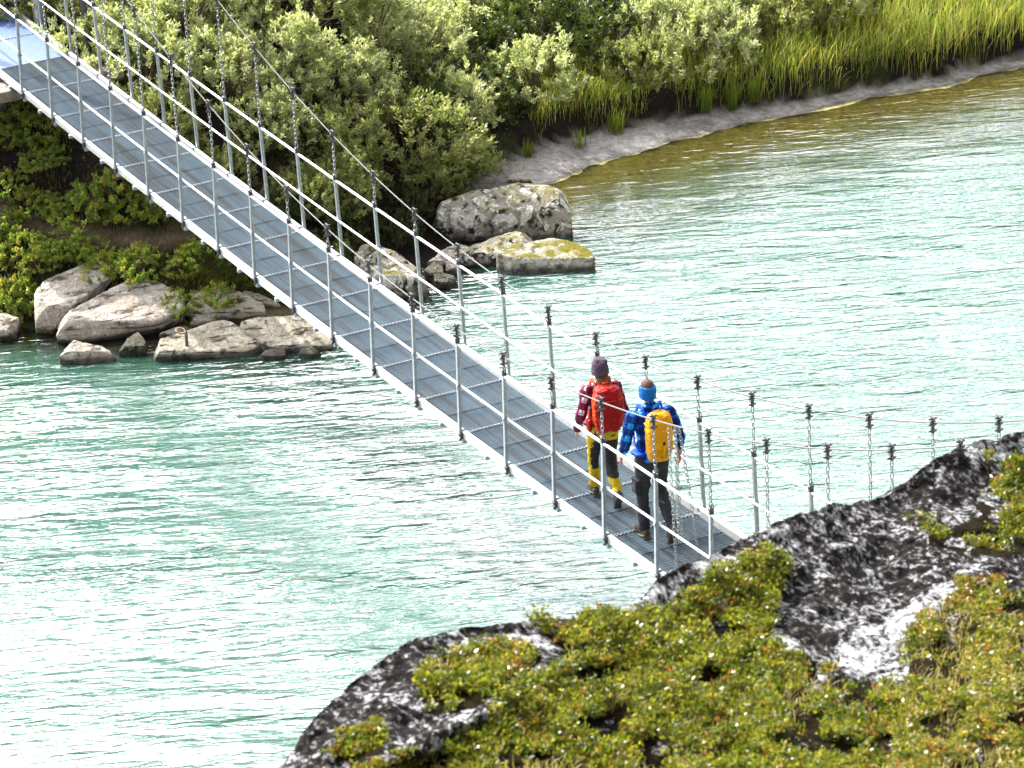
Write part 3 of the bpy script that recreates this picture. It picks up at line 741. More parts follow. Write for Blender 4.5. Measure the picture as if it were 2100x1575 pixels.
# named ones, from their base pixels
put_shrub('b', Vector(ground_hit(835, 350)), 1.5, 'bright rounded willow bush overhanging the cove behind the large boulder', 'single bushes', 1.05)
put_shrub('b', Vector(ground_hit(935, 365)), .85, 'smaller bright willow bush at the edge of the sand', 'single bushes')
put_shrub('b', Vector(ground_hit(700, 420)), .9, 'yellow-green bush pressed against the far railing', 'single bushes')
put_shrub('l', Vector(ground_hit(40, 640)), 1.0, 'leafy branch of shrub hanging over the leftmost rock', 'single bushes', 1.4)
# thicket by rule: candidates on the slope, kept where the kind of plant changes
cnt = 0; pts_done = []
def far_enough(x, y, dmin):
    for (a, b, c_) in pts_done:
        if (a-x)**2+(b-y)**2 < (dmin*.5+c_*.5)**2: return False
    return True
rs = random.Random(3)
for tries in range(9000):
    x = rs.uniform(-30, -9.5); y = rs.uniform(-7, 21)
    sd = float(shore_x(y))-x
    if sd < (1.5 if y < 6 else 1.0): continue
    z = float(ground_h(np.array([x]), np.array([y]))[0])
    q = project((x, y, z+.3)); 
    if not (-200 < q[0] < 2300 and -170 < q[1] < 720): continue
    px, py = q
    kind = None
    grass_line = np.interp(px, [900, 1050, 1200, 1400, 1600, 1800, 2100], [300, 205, 160, 130, 60, -30, -120])
    if px > 980:
        if py > grass_line: continue
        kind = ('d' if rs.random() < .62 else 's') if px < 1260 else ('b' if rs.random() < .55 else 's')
        if px > 1700 and rs.random() < .5: continue
        sc = rs.uniform(.95, 1.4)
    else:
        left = py > 197+.78*(px-47)-10                  # seen below the deck
        if left:
            if abs(sd-(3.0+.4*float(fbm2(np.array([y]), np.array([0.]), 1.5, 2, 61)[0]))) < .30: continue   # the trodden path
            if math.hypot(x+9.9, y-1.55) < .75: continue
            kind = 'l' if py > 150 else 'b'; sc = rs.uniform(.75, 1.2)
        else:
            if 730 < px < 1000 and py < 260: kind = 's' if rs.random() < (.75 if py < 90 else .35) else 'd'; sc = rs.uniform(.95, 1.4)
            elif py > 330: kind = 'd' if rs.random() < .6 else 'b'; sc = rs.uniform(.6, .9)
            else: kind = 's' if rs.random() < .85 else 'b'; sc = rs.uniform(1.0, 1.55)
        if under_bridge(x, y) and z+(.75 if kind != 'l' else .30)*sc > float(bz(x))-.12: continue
    dm = sc*(.70 if kind != 'l' else .34)
    if not far_enough(x, y, dm): continue
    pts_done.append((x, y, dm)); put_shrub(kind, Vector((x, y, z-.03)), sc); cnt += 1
for kk, ks in kinds.items():
    for i, o in enumerate(ks):
        if (kk, i) not in used: o.location = gpt(-19-i, 3.0+i*.8)
MARKS = [((-15.7, .8), 1.9, 'beside the tower columns at the end of the bridge'), ((-13.2, 1.3), 1.7, 'pressed up against the far railing near the end of the deck'), ((-10.6, 1.5), 2.0, 'behind the far railing above the dark rock'),
         ((-11.8, 5.2), 1.8, 'just behind the large lichened boulder'), ((-13.6, 8.3), 2.0, 'at the back of the sandy cove'), ((-14.2, 11.5), 2.6, 'on the grassy bank above the beach'), ((-14.5, 16.5), 3.4, 'among the tallest sedge above the beach'),
         ((-10.8, -.4), 1.6, 'above the largest pale slab'), ((-12.2, -1.4), 2.2, 'on the mound between the path and the rocks'), ((-14.5, -2.5), 2.6, 'above the trodden path beside the sill beams')]
NOUN = {'s': 'silvery willow shrub', 'b': 'yellow-green willow shrub', 'd': 'shade-darkened green leafy shrub', 'l': 'low green shrub'}
for kind, o in placed:
    if o.get('group') == 'single bushes': continue
    sc = o.scale[0]; size = ('small' if sc < .85 else 'mid-sized' if sc < 1.15 else 'large') if kind != 'l' else ('small' if sc < .95 else 'broad')
    best = None
    for (mx_, my_), rad_, ph in MARKS:
        dd_ = math.hypot(o.location.x-mx_, o.location.y-my_)
        if dd_ < rad_ and (best is None or dd_ < best[0]): best = (dd_, ph)
    ph = best[1] if best else ('in the thicket high on the slope behind the bridge' if o.location.y < 7.5 else 'at the upper edge of the sedge meadow')
    o['label'] = f'{size} {NOUN[kind]} {ph}'; o['group'] = f'{NOUN[kind]}s {ph}'
print('shrubs', cnt)

# ------------------------------------------------------------------ grass and ground cover on the far bank
def blades(P, h, w, lean, cols, name, label=None, cat=None, kind=None, seed=0, parent=None, curl=.5):
    r = np.random.default_rng(seed); n = len(P)
    a = r.uniform(0, 2*np.pi, n); dirv = np.stack([np.cos(a), np.sin(a), np.zeros(n)], 1)
    wind = np.array([.55, .35, 0]); dirv = dirv*.8+wind*.5
    b = a+np.pi/2+r.normal(0, .5, n); sv = np.stack([np.cos(b), np.sin(b), np.zeros(n)], 1)
    h = np.broadcast_to(h, (n,))*r.uniform(.55, 1.15, n); lean_ = lean*r.uniform(.2, 1.2, n)
    V = []
    for t, wk in ((0, 1), (.35, .95), (.7, .65), (1, .08)):
        c = P+np.array([0, 0, 1])*(h*t*(1-.25*lean_*t*t))[:, None]+dirv*(h*lean_*(t**1.8))[:, None]
        V += [c-sv*w*wk*.5, c+sv*w*wk*.5]
    V = np.stack(V, 1).reshape(-1, 3); i = np.arange(n)[:, None]*8
    Fq = np.concatenate([i+np.array([[0, 1, 3, 2]]), i+np.array([[2, 3, 5, 4]]), i+np.array([[4, 5, 7, 6]])], 0)
    cols = np.array(cols); c = cols[r.integers(0, len(cols), n)]*r.uniform(.7, 1.3, (n, 1))
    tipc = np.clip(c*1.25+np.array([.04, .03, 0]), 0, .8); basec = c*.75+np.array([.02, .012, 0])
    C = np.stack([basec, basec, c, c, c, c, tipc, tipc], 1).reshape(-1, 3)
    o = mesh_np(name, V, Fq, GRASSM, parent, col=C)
    if kind: tag(o, label, cat, None, kind)
    return o
GC = [(0.156, 0.221, 0.032), (0.202, 0.258, 0.037), (0.12, 0.184, 0.028), (0.276, 0.276, 0.064), (0.331, 0.285, 0.11)]
n = 110000
x = rng.uniform(-24, -11.5, n); y = rng.uniform(5.5, 22, n)
sd = shore_x(y)+.12*fbm2(y, y*0, 1.1, 2, 5)-x
z = ground_h(x, y); q = project(np.stack([x, y, z], 1))
gl = np.interp(q[:, 0], [900, 1050, 1200, 1400, 1600, 1800, 2100], [300, 205, 160, 130, 60, -30, -120])
clump = fbm2(x, y, .55, 2, 91)
edge = beach_w(y)+.03+.08*clump
keep = (sd > edge) & (q[:, 1] > gl-60) & (q[:, 1] > -150) & (q[:, 0] < 2250) & (q[:, 0] > 960)
keep &= (clump > -.55+.9*sstep(1500, 1000, q[:, 0])*sstep(.9, .2, clump)*.6)
x, y, z, clump, qq = x[keep], y[keep], z[keep], clump[keep], q[keep]
hgt = np.interp(qq[:, 0], [960, 1200, 1500, 1800, 2100], [.28, .36, .46, .60, .62])*(1+.35*clump)
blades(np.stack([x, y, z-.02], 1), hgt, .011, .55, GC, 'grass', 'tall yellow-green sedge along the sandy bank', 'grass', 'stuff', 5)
print('grass blades', len(x))
# single tussocks out on the sand
TUS = [(1500, 222, .46, 'dense grass tussock with a dry brown base standing on the sand', 260), (1445, 226, .45, 'narrow grass tussock beside the dense one on the sand', 120), (1262, 272, .40, 'sparse upright grass tussock on the dry sand at the cove', 90),
       (1082, 322, .30, 'thin grass tuft on the sand behind the large boulder', 70), (1545, 205, .4, 'ragged grass tussock at the foot of the undercut bank', 160), (1190, 300, .3, 'tiny grass tuft on the bare sand of the cove', 50)]
for px, py, h, lab, nbl in TUS:
    g = ground_hit(px, py); root = empty('grass_tussock', g); tag(root, lab, 'grass tussock', 'grass tussocks on the beach')
    P = np.c_[rng.normal(0, .055, nbl), rng.normal(0, .055, nbl), np.full(nbl, -.01)]
    blades(P, h, .010, .4, GC[:3], 'blades', seed=px, parent=root)
    nb_ = nbl//2; P = np.c_[rng.normal(0, .06, nb_), rng.normal(0, .06, nb_), np.full(nb_, -.01)]
    blades(P, .11, .010, .6, [(.20, .14, .06), (.14, .09, .04)], 'dry_base', seed=px+1, parent=root)
# short herbs, moss and dwarf plants that hide the soil
n = 130000
x = rng.uniform(-27, -9, n); y = rng.uniform(-7, 21, n)
sd = shore_x(y)-x; z = ground_h(x, y); q = project(np.stack([x, y, z], 1)); cl = fbm2(x, y, .7, 3, 101)
pthm = np.abs(sd-(3.0+.4*fbm2(y, y*0, 1.5, 2, 61))) < .22
keep = (sd > np.where(y > 6.3, beach_w(y)+.15, 1.5)) & (q[:, 0] > -200) & (q[:, 0] < 2250) & (q[:, 1] > -250) & (cl > -.35) & ~(pthm & (y < 3.4)) & (np.hypot(x+9.9, y-1.55) > .45)
P = np.stack([x, y, z], 1)[keep]; n = len(P)
P[:, 2] += rng.uniform(0, .10, n)
A = rng.normal(size=(n, 3)); A[:, 2] = np.abs(A[:, 2])+.5
V, Fq = leaf_arrays(P, A, rng.uniform(.03, .07, n), rng.uniform(.012, .022, n), .2, 9)
cc = .8*np.array(LOW+SHADEG+[(.15, .13, .03), (.20, .15, .05)])[rng.integers(0, 11, n)]*rng.uniform(.6, 1.2, (n, 1))
tag(mesh_np('ground_cover', V, Fq, LEAF, col=np.clip(cc, .01, 1).repeat(4, 0)), 'short herbs and moss covering the far bank', 'ground cover', None, 'stuff')
n = 42000
x = rng.uniform(-16, -9, n); y = rng.uniform(-6, 3.2, n); sd = shore_x(y)-x; cl = fbm2(x, y, .6, 2, 111)
keep = (sd > 1.0) & (cl > -.15); P = np.stack([x, y, ground_h(x, y)-.01], 1)[keep]
blades(P, .14, .008, .7, [(.16, .17, .04), (.20, .17, .06), (.12, .15, .03)], 'short_grass', 'short grass on the trodden bank under the footbridge', 'grass', 'stuff', 12)

pp = np.array([ground_hit(a_, b_) for a_, b_ in zip(rng.uniform(370, 570, 260), rng.uniform(505, 580, 260))])
pp = pp.repeat(16, 0)+rng.normal(size=(260*16, 3))*np.array([.07, .07, 0]); pp[:, 2] = ground_h(pp[:, 0], pp[:, 1])-.01
pp = pp[pp[:, 2] > ZW+.2]
blades(pp, .13, .009, .7, [(.22, .22, .05), (.28, .24, .09), (.16, .19, .04)], 'short_grass', 'sunny yellow-green grass patch between the rocks and the deck edge', 'grass', 'stuff', 17)  # grass colours lightened to look sunlit

# ------------------------------------------------------------------ foreground outcrop on the near hillside
_rx = np.array([-400, 200, 430, 570, 640, 740, 860, 960, 1100, 1250, 1290, 1350, 1420, 1500, 1600, 1690, 1790, 1850, 1900, 1990, 2100, 2300, 2700, 3300], float)
_ry = np.array([2500, 2100, 1790, 1580, 1480, 1390, 1312, 1282, 1276, 1268, 1245, 1196, 1160, 1120, 1072, 1040, 1024, 1000, 960, 916, 888, 840, 770, 700], float)
_rd = np.interp(_rx, [-400, 500, 900, 1250, 1500, 2100, 3300], [9.3, 9.6, 10.3, 10.6, 11.3, 12.6, 14.0])
def ridge_y(px): return np.interp(px, _rx, _ry)
def ridge_d(px): return np.interp(px, _rx, _rd)
YB = 2300.0
def bottom_d(px): return np.interp(px, [-400, 600, 1300, 2100, 3300], [8.2, 7.8, 7.0, 6.6, 6.6])
def surf(px, py):
    """outcrop surface: distance runs from the crest towards the observer's feet"""
    px = np.asarray(px, float); py = np.asarray(py, float)
    yr = ridge_y(px); t = np.clip((py-yr)/(YB-yr), 0, 1.5)
    d = ridge_d(px)+(bottom_d(px)-ridge_d(px))*(.55*np.clip(t, 0, 1)+.45*np.clip(t, 0, 1)**1.5)
    fade = sstep(0, 170, py-yr)
    rel = .10*fbm(np.stack([px/330, py/240, px*0+.3], -1), 3, 131)+.03*fbm(np.stack([px/85, py/60, px*0+.3], -1), 3, 141)
    rel = rel + .10*sstep(60, 0, np.abs(py-(1560-.62*(px-820))))*(px < 1250)*(px > 700)*-1
    return CAM+rays(px, py)*(d+rel*fade)[..., None]
cx_ = np.concatenate([np.arange(-400, 480, 40), np.arange(480, 2160, 6.0), np.arange(2160, 3301, 40)])
fine = np.concatenate([np.linspace(0, .42, 150), np.linspace(.43, 1.0, 30)])
rows = []
hz = np.array([CF[0], CF[1], 0]); hz /= np.linalg.norm(hz)
yr = ridge_y(cx_)+5*fbm(np.stack([cx_/30, cx_*0, cx_*0+.1], -1), 3, 151)
R0 = CAM+rays(cx_, yr)*ridge_d(cx_)[:, None]
vv = rays(cx_, yr); hh = vv.copy(); hh[:, 2] = 0; hn = np.linalg.norm(hh, axis=1, keepdims=True); hh = hh/hn
tan = -vv[:, 2:3]/hn
for q_ in (11, 8.5, 6.5, 5, 3.6, 2.5, 1.7, 1.1, .7, .45, .28, .16, .08, .03):
    rows.append(R0+hh*q_-np.array([0, 0, 1.])*(tan*q_+.16*q_*q_+.02*q_))
nback = len(rows)
for t in fine:
    py = yr+(YB-yr)*t; rows.append(surf(cx_, py))
last = rows[-1]
feet = np.stack([CAM[0]+(cx_-1050)/2600*CR[0]*6-hz[0]*.5, CAM[1]+(cx_-1050)/2600*CR[1]*6-hz[1]*.5, np.full_like(cx_, CAM[2]-1.65)], 1)
back = feet-hz*25+np.array([0, 0, 4.])
for t in (.3, .6, .85, 1.0): rows.append(last*(1-t)+feet*t)
rows.append(back)
V = np.concatenate(rows, 0); nr, nc = len(rows), len(cx_)
upn = np.array([.45, -.25, .85])
V = V+upn*(.030*fbm(V/.16, 3, 231)+.016*np.abs(fbm(V/.06, 3, 241)))[:, None]
i = np.arange(nr*nc).reshape(nr, nc)
Fq = np.stack([i[:-1, :-1], i[:-1, 1:], i[1:, 1:], i[1:, :-1]], -1).reshape(-1, 4)
pq = project(V)
def in_poly(px, py, poly):
    r = np.zeros(len(px), bool); n_ = len(poly)
    for k in range(n_):
        x0, y0 = poly[k]; x1, y1 = poly[(k+1) % n_]
        c = ((y0 > py) != (y1 > py)) & (px < (x1-x0)*(py-y0)/(y1-y0+1e-9)+x0); r ^= c
    return r
VEG = [[(560, 2300), (700, 1640), (880, 1545), (1000, 1462), (1100, 1425), (1160, 1380), (1150, 1330), (1110, 1283), (1240, 1275), (1320, 1262), (1480, 1185), (1570, 1150), (1625, 1180), (1600, 1240), (1560, 1310), (1640, 1370), (1720, 1400), (1850, 1405), (1870, 1330), (1930, 1260), (2000, 1215), (2300, 1150), (2600, 1100), (2600, 2300)],
       [(880, 1380), (930, 1335), (1030, 1318), (1115, 1345), (1100, 1390), (1010, 1425), (940, 1470), (880, 1450)],
       [(2010, 960), (2050, 990), (2120, 940), (2400, 960), (2400, 1120), (2060, 1140), (1980, 1130), (1900, 1100), (1870, 1065), (1900, 1058), (1960, 1080), (2020, 1060), (2030, 1010)],
       [(700, 1500), (760, 1490), (800, 1540), (730, 1575), (660, 1560)]]
def veg_mask(px, py):
    jx = px+26*fbm(np.stack([px/55, py/55, px*0+.7], -1), 3, 161); jy = py+22*fbm(np.stack([px/55, py/55, px*0+.2], -1), 3, 171)
    m_ = np.zeros(len(px), bool)
    for poly in VEG: m_ |= in_poly(jx, jy, poly)
    return m_
fr = np.zeros(nr*nc); front = np.arange(nr*nc) >= nback*nc
fr[front] = veg_mask(pq[front, 0], pq[front, 1])*np.where(fbm(np.stack([pq[front, 0]/30, pq[front, 1]/30, pq[front, 0]*0], -1), 2, 251) > -.45, 1.0, .3)
PALE = [[(1555, 1290), (1610, 1275), (1640, 1320), (1610, 1335), (1570, 1320)], [(1700, 1390), (1760, 1290), (1850, 1250), (1960, 1190), (1990, 1215), (1900, 1290), (1860, 1400)], [(1290, 1270), (1290, 1246), (1420, 1163), (1500, 1128), (1460, 1180), (1340, 1240)],
        [(870, 1545), (1000, 1440), (1180, 1365), (1170, 1395), (1010, 1480), (900, 1560)], [(880, 1345), (1000, 1295), (1160, 1310), (1150, 1340), (1030, 1312), (930, 1340)], [(1980, 920), (2100, 890), (2100, 935), (2000, 945)]]
pl = np.zeros(nr*nc)
jx = pq[:, 0]+40*fbm(np.stack([pq[:, 0]/60, pq[:, 1]/60, pq[:, 0]*0], -1), 4, 181, .7)
for poly in PALE: pl = np.maximum(pl, in_poly(jx, pq[:, 1], poly)*front*1.0)
oc = mesh_np('rock_outcrop', V, Fq, OUTCROP, smooth=True, attrs={'veg': fr, 'pale': pl})
tag(oc, 'black and white lichened rock outcrop overlooking the end of the footbridge', 'rock')
# heath plants: sprigs of small glossy leaves
def scatter_heath(n, seed):
    r = np.random.default_rng(seed)
    px = r.uniform(500, 2500, n*4); py = r.uniform(800, 1850, n*4)
    k = (py > ridge_y(px)+2) & veg_mask(px, py)
    dens = fbm(np.stack([px/70, py/50, px*0+.9], -1), 3, 191)
    k &= dens > -.50+.6*r.random(n*4)
    return px[k][:n], py[k][:n]
px, py = scatter_heath(30000, 3); n = len(px)
P0 = surf(px, py); k = 11
hump = np.clip(fbm(np.stack([px/48, py/34, px*0+.6], -1), 2, 221), -.5, 1)
P0[:, 2] += .024*(hump+.5)
tone = fbm(np.stack([px/120, py/80, px*0+.4], -1), 3, 201)
right = sstep(1750, 2000, px)*sstep(1180, 1240, py)
ax = rng.normal(size=(n, 3))*.45+np.array([0, 0, 1.]); ax /= np.linalg.norm(ax, axis=1, keepdims=True)
hgt = rng.uniform(.006, .032, n)*(1+.6*tone)
u_ = rng.uniform(.1, 1, (n, k))
P = P0[:, None]+ax[:, None]*(u_*hgt[:, None])[..., None]+rng.normal(size=(n, k, 3))*np.array([.008, .008, .003])
A = rng.normal(size=(n, k, 3)); A[..., 2] = np.abs(A[..., 2])*.7+.25
pal = np.array([(0.09, 0.116, 0.01), (0.131, 0.151, 0.013), (0.052, 0.075, 0.008), (0.206, 0.198, 0.027), (0.22, 0.11, 0.027), (0.165, 0.062, 0.02), (0.261, 0.213, 0.075)])
pr_ = np.stack([np.full(n, .24), np.full(n, .30), np.full(n, .15), .20+.14*(tone > .15), .03+.12*(tone < -.3), .02+.10*(tone < -.38), .02+.35*right], 1); pr_ /= pr_.sum(1, keepdims=True)
ci = (rng.random(n)[:, None] > np.cumsum(pr_, 1)).sum(1).clip(0, 6)
cc = pal[ci].repeat(k, 0)*rng.uniform(.65, 1.3, (n*k, 1))
V, Fq = leaf_arrays(P.reshape(-1, 3), A.reshape(-1, 3), rng.uniform(.009, .018, n*k), rng.uniform(.0055, .010, n*k), .15, 21)
tag(mesh_np('heath_plants', V, Fq, HEATH, col=np.clip(cc, .01, 1).repeat(4, 0)), 'mat of small glossy heath leaves and rust-coloured sprigs on the outcrop', 'heath', None, 'stuff')
n = 5000
px = rng.uniform(700, 2150, n*3); py = rng.uniform(1150, 1680, n*3); k_ = veg_mask(px, py) & (py > ridge_y(px)+5)
gm_ = fbm(np.stack([px/160, py/90, px*0+.1], -1), 2, 211) > .22-.5*(sstep(1750, 2000, px)*sstep(1180, 1240, py))
px, py = px[k_ & gm_][:n], py[k_ & gm_][:n]
blades(surf(px, py), .045, .0028, .9, [(.26, .22, .07), (.20, .19, .05), (.30, .24, .11)], 'dry_grass', 'fine straw-coloured grass between the heath plants on the outcrop', 'grass', 'stuff', 31)

# ------------------------------------------------------------------ hikers
def fabric(name, c, c2=None, sc=70, rough=.75, wr=.5, ws=16):
    m_, t, p = mat(name); v = coords(t); c2 = c2 or tuple(x*.72 for x in c)
    n = tnoise(t, v, ws, 4, .55, .6); n2 = tnoise(t, v, sc*5, 2)
    t.links.new(mixc(t, tnoise(t, v, 9, 4), c, c2), p.inputs['Base Color']); setp(p, Roughness=rough)
    matte(p, .12)
    h = nd(t, 'ShaderNodeMath', {0: n2, 1: .06, 2: n}, operation='MULTIPLY_ADD').outputs[0]
    bump(t, p, h, wr, .02); return m_
def plaid(name, cols, per=.135):
    """cols: ground, band, cross, pale line; stripes follow the cloth coordinates stored on the garment"""
    m_, t, p = mat(name); uv = nd(t, 'ShaderNodeAttribute', attribute_name='cloth').outputs['Vector']
    sx = nd(t, 'ShaderNodeSeparateXYZ', {0: uv})
    def band(sock, ph, wd):
        f = nd(t, 'ShaderNodeMath', {0: sock, 1: 1/per, 2: ph}, operation='MULTIPLY_ADD').outputs[0]
        f = nd(t, 'ShaderNodeMath', {0: f}, operation='FRACT').outputs[0]
        return nd(t, 'ShaderNodeMath', {0: f, 1: wd}, operation='LESS_THAN').outputs[0]
    u_, v_ = sx.outputs[0], sx.outputs[1]
    c = mixc(t, nd(t, 'ShaderNodeMath', {0: band(u_, 0, .5), 1: .6}, operation='MULTIPLY').outputs[0], cols[0], cols[1])
    c = mixc(t, nd(t, 'ShaderNodeMath', {0: band(v_, .1, .5), 1: .6}, operation='MULTIPLY').outputs[0], c, cols[1])
    both = nd(t, 'ShaderNodeMath', {0: band(u_, .5, .42), 1: band(v_, .6, .42)}, operation='MULTIPLY').outputs[0]
    c = mixc(t, both, c, cols[3])
    l1 = nd(t, 'ShaderNodeMath', {0: band(u_, .3, .10), 1: band(v_, .35, .10)}, operation='MAXIMUM').outputs[0]
    c = mixc(t, nd(t, 'ShaderNodeMath', {0: l1, 1: .7}, operation='MULTIPLY').outputs[0], c, cols[2])
    t.links.new(c, p.inputs['Base Color']); setp(p, Roughness=.85); matte(p, .1)
    bump(t, p, tnoise(t, coords(t), 14, 4, .55, .5), .6, .025); return m_
SKIN = fabric('skin', (.40, .20, .13), (.34, .16, .10), 40, .5, .1)
M_HAIR = fabric('brown_hair', (.10, .045, .02), (.22, .10, .045), 90, .5, .6, 60)
M_STUB = fabric('cropped_hair', (.085, .050, .038), (.055, .032, .026), 90, .7, .3, 80)
M_BEANIE = fabric('knit_mauve', (.10, .065, .09), (.045, .034, .055), 60, .9, .8, 55)
M_BAND = fabric('blue_stretch', (.006, .115, .36), (.004, .08, .27), 60, .7, .6, 20)
M_RED = fabric('red_nylon', (.28, .004, .004), (.19, .003, .003), 60, .55, .55, 14)
M_ORANGE = fabric('orange_nylon', (.56, .055, .006), (.40, .035, .005), 60, .55, .5, 14)
M_YEL = fabric('yellow_nylon', (.58, .27, .004), (.46, .20, .003), 60, .5, .55, 12)
M_BLUE = fabric('royal_blue_nylon', (.006, .065, .50), (.005, .045, .36), 60, .55, .5, 14)
M_MUST = fabric('mustard_twill', (.42, .31, .012), (.32, .23, .01), 60, .75, .6, 16)
M_BLACK = fabric('black_softshell', (.012, .012, .014), (.025, .023, .022), 60, .7, .5, 16)
M_GREY = fabric('charcoal_twill', (.030, .031, .040), (.018, .018, .025), 60, .8, .7, 15)
M_BOOT = fabric('boot_leather', (.030, .024, .022), (.06, .045, .035), 60, .6, .4, 30)
M_SOLE = fabric('boot_sole', (.10, .095, .085), (.05, .048, .045), 60, .8, .5, 40)
M_WHITE = fabric('white_print', (.8, .8, .8), (.78, .78, .78), 60, .6, 0)
P_RED = plaid('red_plaid', [(.20, .012, .03), (.050, .012, .03), (.30, .02, .16), (.62, .60, .62)])
P_BLUE = plaid('blue_plaid', [(.008, .055, .34), (.004, .008, .035), (.012, .10, .42), (.02, .30, .62)])

def cap_(bm, p0, r0, p1, r1, seg=14):
    p0, p1 = Vector(p0), Vector(p1); d = p1-p0; L = d.length; d.normalize()
    pts, rad = [], []
    for a in (-80, -60, -40, -20): pts.append(p0+d*r0*math.sin(math.radians(a))); rad.append(r0*math.cos(math.radians(a)))
    for k in range(5): pts.append(p0.lerp(p1, k/4)); rad.append(r0+(r1-r0)*k/4)
    for a in (20, 40, 60, 80): pts.append(p1+d*r1*math.sin(math.radians(a))); rad.append(r1*math.cos(math.radians(a)))
    tube(bm, pts, rad, seg, up=(.13, .97, .2))
def loft(bm, rings, seg=24, power=2.0):
    """rings: (cx, cy, z, rx, ry), closed with fans"""
    R_ = []
    for cx, cy, z, rx, ry in rings:
        row = []
        for k in range(seg):
            t = 2*math.pi*k/seg; c, s_ = math.cos(t), math.sin(t)
            e = 2/power
            row.append(bm.verts.new((cx+rx*math.copysign(abs(c)**e, c), cy+ry*math.copysign(abs(s_)**e, s_), z)))
        R_.append(row)
    for i in range(len(R_)-1):
        for k in range(seg): bm.faces.new((R_[i][k], R_[i][(k+1) % seg], R_[i+1][(k+1) % seg], R_[i+1][k]))
    bm.faces.new(R_[0][::-1]); bm.faces.new(R_[-1])
def ell(bm, c, r, seg=16):
    m4 = Matrix.Translation(c)@Matrix.Diagonal((*r, 1)); bmesh.ops.create_uvsphere(bm, u_segments=seg, v_segments=10, radius=1, matrix=m4)
def finish(name, bm, voxel, mat_, parent, smooth_it=3, wrinkle=0.0, seed=0, cloth=None, ws=.09):
    me = remeshed(bm, voxel, smooth_it); me.name = name
    P = mesh_co(me)
    if wrinkle:
        Nn = mesh_no(me); P += Nn*(wrinkle*fbm(P/ws*np.array([1, 1, 1.5]), 3, seed))[:, None]
        me.vertices.foreach_set('co', P.astype(np.float32).ravel()); me.update()
    if cloth:
        best = np.full(len(P), 1e9); uv = np.zeros((len(P), 3))
        for (a, b, r_, off) in cloth:
            a = np.array(a); b = np.array(b); d = b-a; L = np.linalg.norm(d); d = d/L
            t = (P-a)@d; q = P-a-np.clip(t, 0, L)[:, None]*d; dist = np.linalg.norm(q, axis=1)/r_
            e1_ = np.cross(d, [0, 1, 0]); e1_ /= np.linalg.norm(e1_); e2_ = np.cross(d, e1_)
            ang = np.arctan2((P-a)@e1_, (P-a)@e2_); k = dist < best
            best[k] = dist[k]; uv[k] = np.stack([ang*r_+off, t+off, t*0], 1)[k]
        a = me.attributes.new('cloth', 'FLOAT_VECTOR', 'POINT'); a.data.foreach_set('vector', uv.astype(np.float32).ravel())
    me.polygons.foreach_set('use_smooth', np.ones(len(me.polygons), bool))
    me.materials.clear(); me.materials.append(mat_)
    return link(name, me, parent)
def hand(bm, wrist, dirv, side, s):
    """palm and five bent fingers; side -1 left, +1 right; palm faces the thigh"""
    w = Vector(wrist); d = Vector(dirv).normalized(); f = Vector((0, 1, 0)); f = (f-d*f.dot(d)).normalized()   # f: towards the thumb
    n = d.cross(f)*side*1.0                                     # palm normal, inward
    inw = Vector((-side, 0, 0))
    c0, c1 = w+d*.02*s, w+d*.085*s
    for o in (-.022, 0, .022): cap_(bm, c0+f*o*.8*s, .016*s, c1+f*o*s*1.15, .0145*s, 8)
    for k, (o, L) in enumerate(((.031, .072), (.010, .082), (-.011, .076), (-.031, .058))):
        b0_ = c1+f*o*s; b1_ = b0_+(d*.9+inw*.22+f*o*2)*L*.5*s; b2_ = b1_+(d*.75+inw*.7)*L*.5*s
        cap_(bm, b0_, .0095*s, b1_, .0088*s, 8); cap_(bm, b1_, .0088*s, b2_, .0074*s, 8)
    t0 = w+d*.03*s+f*.024*s; t1 = t0+(d*.6+f*.8+inw*.25)*.042*s; t2 = t1+(d*.9+f*.25+inw*.25)*.032*s
    cap_(bm, t0, .0125*s, t1, .0105*s, 8); cap_(bm, t1, .0105*s, t2, .0085*s, 8)
